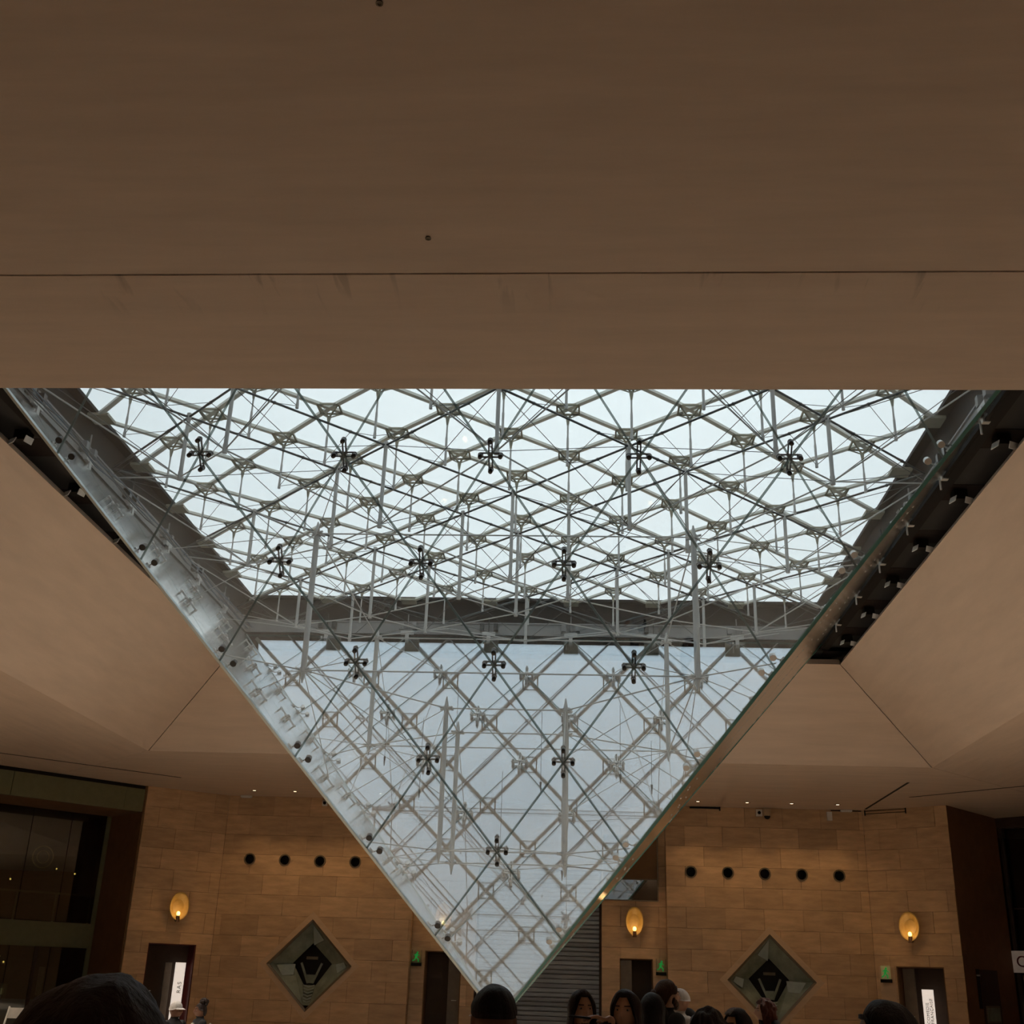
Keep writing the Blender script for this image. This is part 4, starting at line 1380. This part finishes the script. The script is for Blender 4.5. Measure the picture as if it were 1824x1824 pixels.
def hair_shell(theta, drop, scale=1.09, amp=0.006, freq=22, sc=(0.088, 0.104, 0.1165), lift=0.002, inward=0.0, seed=0):
    """theta(ph) = how far down the head the hair reaches, drop(ph) = straight fall below that; ph=0 is the face"""
    NA, NR, ND = 56, 18, 10
    vs_ = []
    for r in range(NR + ND + 1):
        for a in range(NA):
            ph = 2 * PI * a / NA
            p_ = ph if ph <= PI else 2 * PI - ph
            tm, dp = theta(p_), drop(p_)
            th = tm * min(r, NR) / NR
            ux, uy, uz = math.sin(th) * math.sin(ph), -math.sin(th) * math.cos(ph), math.cos(th)
            v = Vector((sc[0] * ux, sc[1] * uy, sc[2] * uz)) * scale + Vector((0, 0, lift))
            if r > NR:
                f = (r - NR) / ND
                v = v + Vector((0, 0, -dp * f))
                out = 1 + 0.10 * math.sin(f * PI * 0.6) * (1 if dp > 0.05 else 0) - inward * f
                v.x *= out; v.y *= out
            if r <= NR:
                ff = (r / NR) ** 3 * (1 - smooth(p_, 0.85, 1.35))
                v = v.lerp(Vector((0.079 * ux, 0.099 * uy, 0.119 * uz)), ff)
            v = v + Vector((ux, uy, 0)) * 0.55 * amp * noise.noise(Vector((ph * 9.0, v.z * 5.0, seed * 3.1)))
            v = v + Vector((ux, uy, max(uz, 0))) * amp * noise.noise(Vector((v.x, v.y, v.z * 0.5)) * freq + Vector((seed * 7.3, 0, 0)))
            vs_.append(HC + v)
    fs = [(r * NA + a, r * NA + (a + 1) % NA, (r + 1) * NA + (a + 1) % NA, (r + 1) * NA + a) for r in range(NR + ND) for a in range(NA)]
    return MB().add(vs_, fs)

def smooth(x, a, b):
    t = max(0.0, min(1.0, (x - a) / (b - a)))
    return t * t * (3 - 2 * t)
def mixv(a, b, t):
    return a + (b - a) * t
HAIRSTYLES = {
    'short': (lambda p: mixv(0.92, mixv(1.40, 2.15, smooth(p, 1.5, 2.2)), smooth(p, 0.60, 1.30)), lambda p: 0.0),
    'fade': (lambda p: mixv(0.80, mixv(1.15, 1.42, smooth(p, 1.4, 2.4)), smooth(p, 0.75, 1.2)), lambda p: 0.0),
    'long': (lambda p: mixv(0.72, 1.75, smooth(p, 0.40, 1.12)), lambda p: 0.30 * smooth(p, 0.80, 1.20)),
    'bob': (lambda p: mixv(0.80, 1.72, smooth(p, 0.75, 1.1)), lambda p: 0.12 * smooth(p, 0.9, 1.3)),
    'full': (lambda p: mixv(0.90, 1.9, smooth(p, 0.8, 1.3)), lambda p: 0.05 * smooth(p, 1.0, 1.6)),
}

def person(x, y, height, rz, label, skin, hair, top, bottom='charcoal', style='short', scale=1.09, amp=0.006, freq=22,
           extras=(), arms=None, seated=False, hands_fine=False, beard=False, lean=0.0, group='visitors in the hall', bulk=1.0):
    base = Vector((x, y, 0))
    k = height / (1.715 if not seated else 1.265)
    W = Matrix.Translation(base) @ Matrix.Rotation(rz, 4, 'Z') @ Matrix.Scale(k, 4)
    root = empty('person', base)
    tag(root, label, 'person', group)
    dz = -0.45 if seated else 0.0
    mb = MB()
    segs = []
    D = Vector((0, 0, dz))
    loft(mb, [(0.86 + dz, 0.150, 0.105, 0), (0.93 + dz, 0.172, 0.118, 0), (1.02 + dz, 0.160 * bulk, 0.110, 0), (1.12 + dz, 0.150 * bulk, 0.105, 0),
              (1.25 + dz, 0.165 * bulk, 0.116, 0), (1.35 + dz, 0.175 * bulk, 0.118, 0), (1.41 + dz, 0.165 * bulk, 0.100, 0.005), (1.455 + dz, 0.100 * bulk, 0.075, 0.01), (1.48 + dz, 0.06, 0.058, 0.01)])
    segs += [(Vector((0, 0, 1.06)) + D, Vector((0, 0, 1.40)) + D, 0.13, 'top'), (Vector((0, 0, 0.92)) + D, Vector((0, 0, 1.0)) + D, 0.13, 'top')]
    segs += [(Vector((s_ * 0.06, 0, 1.42)) + D, Vector((s_ * 0.16, 0, 1.40)) + D, 0.06, 'top') for s_ in (-1, 1)]
    capsule(mb, Vector((0, 0.015, 1.44)) + D, 0.060, Vector((0, 0.005, 1.54)) + D, 0.055)
    segs.append((Vector((0, 0.01, 1.50)) + D, Vector((0, 0, 1.545)) + D, 0.058, 'skin'))
    hm = MB(); head_mesh(hm)
    mb.add([Vector(v) + D for v in hm.v], hm.f)
    segs.append((HC + D + Vector((0, 0, -0.03)), HC + D + Vector((0, 0, 0.03)), 0.09, 'skin'))
    # arms
    for side in (-1, 1):
        sh = Vector((side * 0.165 * bulk, 0.005, 1.40)) + D
        if arms and side in arms:
            el, wr, hd, pn, curl = arms[side]
            el, wr = Vector(el), Vector(wr)
        else:
            el = Vector((side * 0.225, 0.02, 1.12)) + D
            wr = Vector((side * 0.235, -0.06, 0.87)) + D
            hd, pn, curl = (0.0, -0.15, -1), (-side, 0, 0), 0.4
            if seated:
                wr = Vector((side * 0.12, -0.25, 0.62)); hd, pn = (0, -1, -0.1), (0, 0, -1)
        capsule(mb, sh, 0.062 * bulk, el, 0.048); capsule(mb, el, 0.047, wr, 0.034)
        segs += [(sh, el, 0.058, 'top'), (el, wr + (el - wr).normalized() * 0.02, 0.042, 'top')]
        segs.append((wr, wr + Vector(hd).normalized() * 0.03, 0.03, 'skin'))
        hand(mb, segs, wr, hd, pn, side, curl)
    # legs
    for side in (-1, 1):
        hp = Vector((side * 0.088, 0, 0.90)) + D
        if seated:
            kn, an = Vector((side * 0.10, -0.42, 0.47)), Vector((side * 0.10, -0.40, 0.08))
        else:
            kn, an = Vector((side * 0.098, -0.015, 0.49)), Vector((side * 0.10, 0.02, 0.09))
        toe = an + Vector((side * 0.02, -0.15, -0.045))
        capsule(mb, hp, 0.086, kn, 0.058); capsule(mb, kn, 0.058, an, 0.042)
        capsule(mb, an + Vector((0, 0.03, -0.035)), 0.042, toe, 0.036)
        segs += [(hp, kn, 0.075, 'bottom'), (kn, an, 0.05, 'bottom'), (an + Vector((0, 0.03, -0.04)), toe, 0.045, 'shoe')]
    me = mb.mesh('body_tmp', 'skin_' + skin)
    tmp = bpy.data.objects.new('body_tmp', me)
    COL.objects.link(tmp)
    rm = tmp.modifiers.new('r', 'REMESH'); rm.mode = 'VOXEL'; rm.voxel_size = 0.0065 if hands_fine else 0.009; rm.use_smooth_shade = True
    sm = tmp.modifiers.new('s', 'SMOOTH'); sm.factor = 0.5; sm.iterations = 2 if hands_fine else 3
    dg = bpy.context.evaluated_depsgraph_get()
    body = bpy.data.meshes.new_from_object(tmp.evaluated_get(dg))
    bpy.data.objects.remove(tmp); bpy.data.meshes.remove(me)
    body.name = 'body'
    body.materials.clear()
    regs = ['skin', 'top', 'bottom', 'shoe']
    for mname in ('skin_' + skin, 'cloth_' + top, 'cloth_' + bottom, 'cloth_shoe'):
        body.materials.append(MATS[mname])
    nf_ = len(body.polygons)
    cen = np.empty(nf_ * 3); body.polygons.foreach_get('center', cen); cen = cen.reshape(-1, 3)
    best = np.full(nf_, 1e9); reg = np.zeros(nf_, int)
    for a_, b_, r_, nm in segs:
        a0, b0 = np.array(a_), np.array(b_)
        ab = b0 - a0
        t_ = np.clip(((cen - a0) @ ab) / max(ab @ ab, 1e-9), 0, 1)
        dist = np.linalg.norm(cen - (a0 + t_[:, None] * ab), axis=1) - r_
        w_ = dist < best
        best[w_] = dist[w_]; reg[w_] = regs.index(nm)
    low = (cen[:, 2] < 0.955 + dz) & (reg == 1) & (np.abs(cen[:, 0]) < 0.175)
    reg[low & (np.abs(cen[:, 1]) < 0.2)] = 2
    body.polygons.foreach_set('material_index', reg.astype(np.int32))
    body.polygons.foreach_set('use_smooth', np.ones(nf_, bool))
    bo_ = link('body', body, root, W)
    DW = W @ Matrix.Translation(D)
    # eyes and brows
    eb = MB()
    for s_ in (-1, 1):
        eb.ball(HC + Vector((s_ * 0.031, -0.0775, 0.011)), 0.0105, 10, 8, (1.1, 1, 0.62))
    link('eyes', eb.mesh('eyes', 'eye_white', True), root, DW)
    eb = MB()
    for s_ in (-1, 1):
        eb.ball(HC + Vector((s_ * 0.031, -0.0846, 0.011)), 0.0052, 8, 6)
    link('irises', eb.mesh('irises', 'phone', True), root, DW)
    eb = MB()
    for s_ in (-1, 1):
        eb.bar(HC + Vector((s_ * 0.014, -0.094, 0.032)), HC + Vector((s_ * 0.048, -0.080, 0.033)), 0.010, 0.006)
    link('eyebrows', eb.mesh('eyebrows', 'hair_' + hair), root, DW)
    if style:
        th, dp = HAIRSTYLES[style]
        ho = link('hair', hair_shell(th, dp, scale, amp, freq, seed=len(label)).mesh('hair', 'hair_' + hair, True), root, DW)
        md = ho.modifiers.new('thick', 'SOLIDIFY'); md.thickness = 0.012; md.offset = -1
    if beard:
        bd = hair_shell(lambda p: 0.01, lambda p: 0.0)
        b = MB()
        for a in range(9):
            e = (a - 4) / 4.0
            b.ball(HC + Vector((0.056 * math.sin(e * 1.35), -0.074 * math.cos(e * 1.25) - 0.006, -0.075 + 0.045 * abs(e) ** 2)), 0.024, 10, 8, (1, 0.9, 1.3))
        link('beard', b.mesh('beard', 'hair_' + hair, True), root, DW)
    for ex in extras:
        ex(root, DW)
    return root

# add-ons used by single people
def ex_glasses(root, DW):
    b = MB()
    for s_ in (-1, 1):
        b.ring(HC + Vector((s_ * 0.032, -0.104, 0.008)), 0.019, 0.023, 0.004, (1, 0, 0), (0, 0, 1), (0, -1, 0), 18)
        b.tube(HC + Vector((s_ * 0.055, -0.104, 0.012)), HC + Vector((s_ * 0.086, -0.075, 0.014)), 0.0028, 6)
        b.tube(HC + Vector((s_ * 0.086, -0.075, 0.014)), HC + Vector((s_ * 0.086, 0.015, 0.016)), 0.0028, 6)
    b.tube(HC + Vector((-0.010, -0.108, 0.010)), HC + Vector((0.010, -0.108, 0.010)), 0.0025, 6)
    link('glasses', b.mesh('glasses', 'steel'), root, DW)
def ex_bun(col, off=(0, 0.11, 0.03), r=0.032):
    def f(root, DW):
        link('hair_bun', MB().ball(HC + Vector(off), r, 14, 10, (1.05, 0.9, 1.0)).mesh('hair_bun', 'hair_' + col, True), root, DW)
    return f
def ex_puff(col, off=(0, 0.035, 0.15), r=0.07):
    def f(root, DW):
        b = MB()
        rng = random.Random(4)
        for q in range(26):
            d = Vector((rng.uniform(-1, 1), rng.uniform(-1, 1), rng.uniform(-0.7, 1))).normalized()
            b.ball(HC + Vector(off) + d * r * 0.65, r * rng.uniform(0.28, 0.45), 8, 6)
        link('curly_hair', b.mesh('curly_hair', 'hair_' + col, True), root, DW)
    return f
def ex_cap(col):
    def f(root, DW):
        b = hair_shell(lambda p: mixv(1.30, 1.50, smooth(p, 0.6, 1.6)), lambda p: 0.0, 1.04, 0.0)
        o = link('cap', b.mesh('cap', 'cloth_' + col, True), root, DW)
        md = o.modifiers.new('t', 'SOLIDIFY'); md.thickness = 0.006; md.offset = -1
        v = []
        for a in range(11):
            e = -1.1 + 0.22 * a
            v += [HC + Vector((0.086 * math.sin(e), -0.106 * math.cos(e), 0.030)), HC + Vector((0.090 * math.sin(e), -0.106 * math.cos(e) - 0.048 * max(0, math.cos(e)), 0.016))]
        bb = MB().add(v, [(2 * a, 2 * a + 1, 2 * a + 3, 2 * a + 2) for a in range(10)])
        o = link('cap_brim', bb.mesh('cap_brim', 'cloth_' + col), root, DW)
        o.modifiers.new('t', 'SOLIDIFY').thickness = 0.005
    return f
def ex_collar(col, r=0.085, z=1.455, h_=0.05):
    def f(root, DW):
        b = MB()
        n = 20
        for q in range(n):
            a0, a1 = 2 * PI * q / n, 2 * PI * (q + 1) / n
            b.bar((r * math.cos(a0), 0.012 + r * 0.95 * math.sin(a0), z), (r * math.cos(a1), 0.012 + r * 0.95 * math.sin(a1), z), 0.03, h_)
        link('collar', b.mesh('collar', 'cloth_' + col), root, DW)
    return f
def ex_hood(col):
    def f(root, DW):
        link('hood', MB().ball(Vector((0, 0.085, 1.44)), 0.12, 18, 12, (1.15, 0.6, 0.75)).mesh('hood', 'cloth_' + col, True), root, DW)
    return f
def ex_shirt(root, DW):
    b = MB().prism([(-0.05, -0.120, 1.40), (0.05, -0.120, 1.40), (0.06, -0.124, 1.22), (-0.06, -0.124, 1.22)], (0, 0.03, 0))
    link('shirt_front', b.mesh('shirt_front', 'cloth_white'), root, DW)
def ex_stripes(root, DW):
    b = MB()
    for s_ in (-1, 1):
        for q in range(3):
            x0 = s_ * (0.10 + 0.045 * q)
            b.tube((x0, -0.02, 1.447 - 0.020 * q), (s_ * (0.20 + 0.02 * q), -0.07, 1.28 - 0.06 * q), 0.006, 6)
    link('jacket_seams', b.mesh('jacket_seams', 'cloth_grey'), root, DW)
def ex_streak(root, DW):
    b = MB()
    for q in range(3):
        x0 = -0.03 + 0.022 * q
        b.path([HC + Vector((x0, -0.118 * math.cos(0.75 + 0.2 * w), 0.131 * math.sin(0.75 + 0.2 * w))) for w in range(8)], 0.007, 6)
    link('hair_streak', b.mesh('hair_streak', 'hair_grey', True), root, DW)

BACK = PI
person(0.615, -17.60, 1.684, BACK + 0.25, 'large dark out-of-focus head close to the camera at lower left', 'mid', 'dark', 'black', style='full', scale=1.16, amp=0.012, freq=26)
person(0.87, -14.45, 1.69, BACK + 0.12, 'short-haired man with glasses from behind, in front of pyramid tip', 'brown', 'black', 'black', style='fade', scale=1.07, extras=(ex_glasses,))
person(1.205, -10.80, 1.668, 0.30, 'long-haired woman in a seamed brown jacket facing the camera', 'fair', 'dark', 'brown', style='long', scale=1.10, extras=(ex_stripes,))
# woman raising a phone: her right hand comes up towards her friend
person(1.465, -11.52, 1.68, -0.28, 'long-haired woman raising a phone towards the woman beside her', 'fair', 'dark', 'black', style='long', scale=1.10, hands_fine=True,
       arms={-1: ((-0.20, -0.24, 1.31), (-0.015, -0.33, 1.535), (-0.92, -0.06, 0.28), (-0.25, -0.1, -0.9), 0.42)})
person(1.92, -8.57, 1.765, 1.95, 'bearded man with a hair bun in a black coat looking right', 'fair', 'brown', 'black', style='short', scale=1.07, beard=True, bulk=1.12, extras=(ex_bun('brown', (0, 0.118, 0.02), 0.026), ex_hood('black')))
person(1.74, -9.56, 1.655, BACK, 'dark round-haired person with a pale collar in front of bearded man', 'fair', 'black', 'black', style='full', scale=1.14, extras=(ex_collar('grey'),))
person(2.19, -6.58, 1.70, -1.25, 'person in white cap and pale jacket with hand raised to face', 'fair', 'dark', 'white', style='fade', scale=0.95,
       extras=(ex_cap('white'), ex_hood('black')), arms={-1: ((-0.20, -0.22, 1.18), (-0.09, -0.20, 1.43), (0.15, 0.05, 1.0), (0.2, 1.0, 0.0), 0.5)})
person(1.77, -13.27, 1.61, BACK - 0.3, 'dark curly top of a head from behind at the bottom edge', 'mid', 'dark', 'black', style='full', scale=1.15, amp=0.02, freq=30)
person(2.24, -10.61, 1.58, -1.0, 'person with pale-streaked dark hair next to the curly dark head', 'fair', 'navy' if 'navy' in HAIR else 'black', 'navy', style='bob', scale=1.12, extras=(ex_streak,))
person(3.08, -6.18, 1.62, -1.45, 'woman with curly auburn hair in profile before the right diamond window', 'fair', 'auburn', 'black', style='bob', scale=1.14, amp=0.025, freq=34, extras=(ex_hood('black'),))
person(2.21, -14.76, 1.68, -1.75, 'dark-haired man with glasses in profile at lower right', 'mid', 'black', 'black', style='short', scale=1.10, extras=(ex_glasses,))
person(-4.94, 1.05, 1.24, -0.95, 'seated woman with a high curly bun, black jacket and white shirt', 'brown', 'dark', 'black', style='short', scale=1.03, seated=True, extras=(ex_puff('dark', (0, 0.045, 0.12), 0.085), ex_shirt))
person(-4.69, -0.97, 1.30, 1.2, 'person in a pale cap in front of the left lit sign', 'brown', 'dark', 'black', style='fade', scale=0.95, seated=True, extras=(ex_cap('white'),))
chair(-4.69, -0.97, 1.2, 'white folding chair under the person in a pale cap')
# phone held in the raised hand
pw = Matrix.Translation((1.465, -11.52, 0)) @ Matrix.Rotation(-0.28, 4, 'Z') @ Matrix.Scale(1.68 / 1.715, 4)
ph = Vector((-0.180, -0.365, 1.552))
b = MB().box(ph, (0.13, 0.070, 0.008), Matrix.Rotation(0.05, 3, 'Y'))
t = tag(empty('phone', pw @ ph), 'dark phone held flat between the two long-haired women', 'phone')
link('phone_body', b.mesh('phone_body', 'phone'), t, pw)
b = MB().box(ph + Vector((0.0012, 0, 0.0055)), (0.12, 0.062, 0.003), Matrix.Rotation(0.05, 3, 'Y'))
link('phone_screen', b.mesh('phone_screen', 'black'), t, pw)
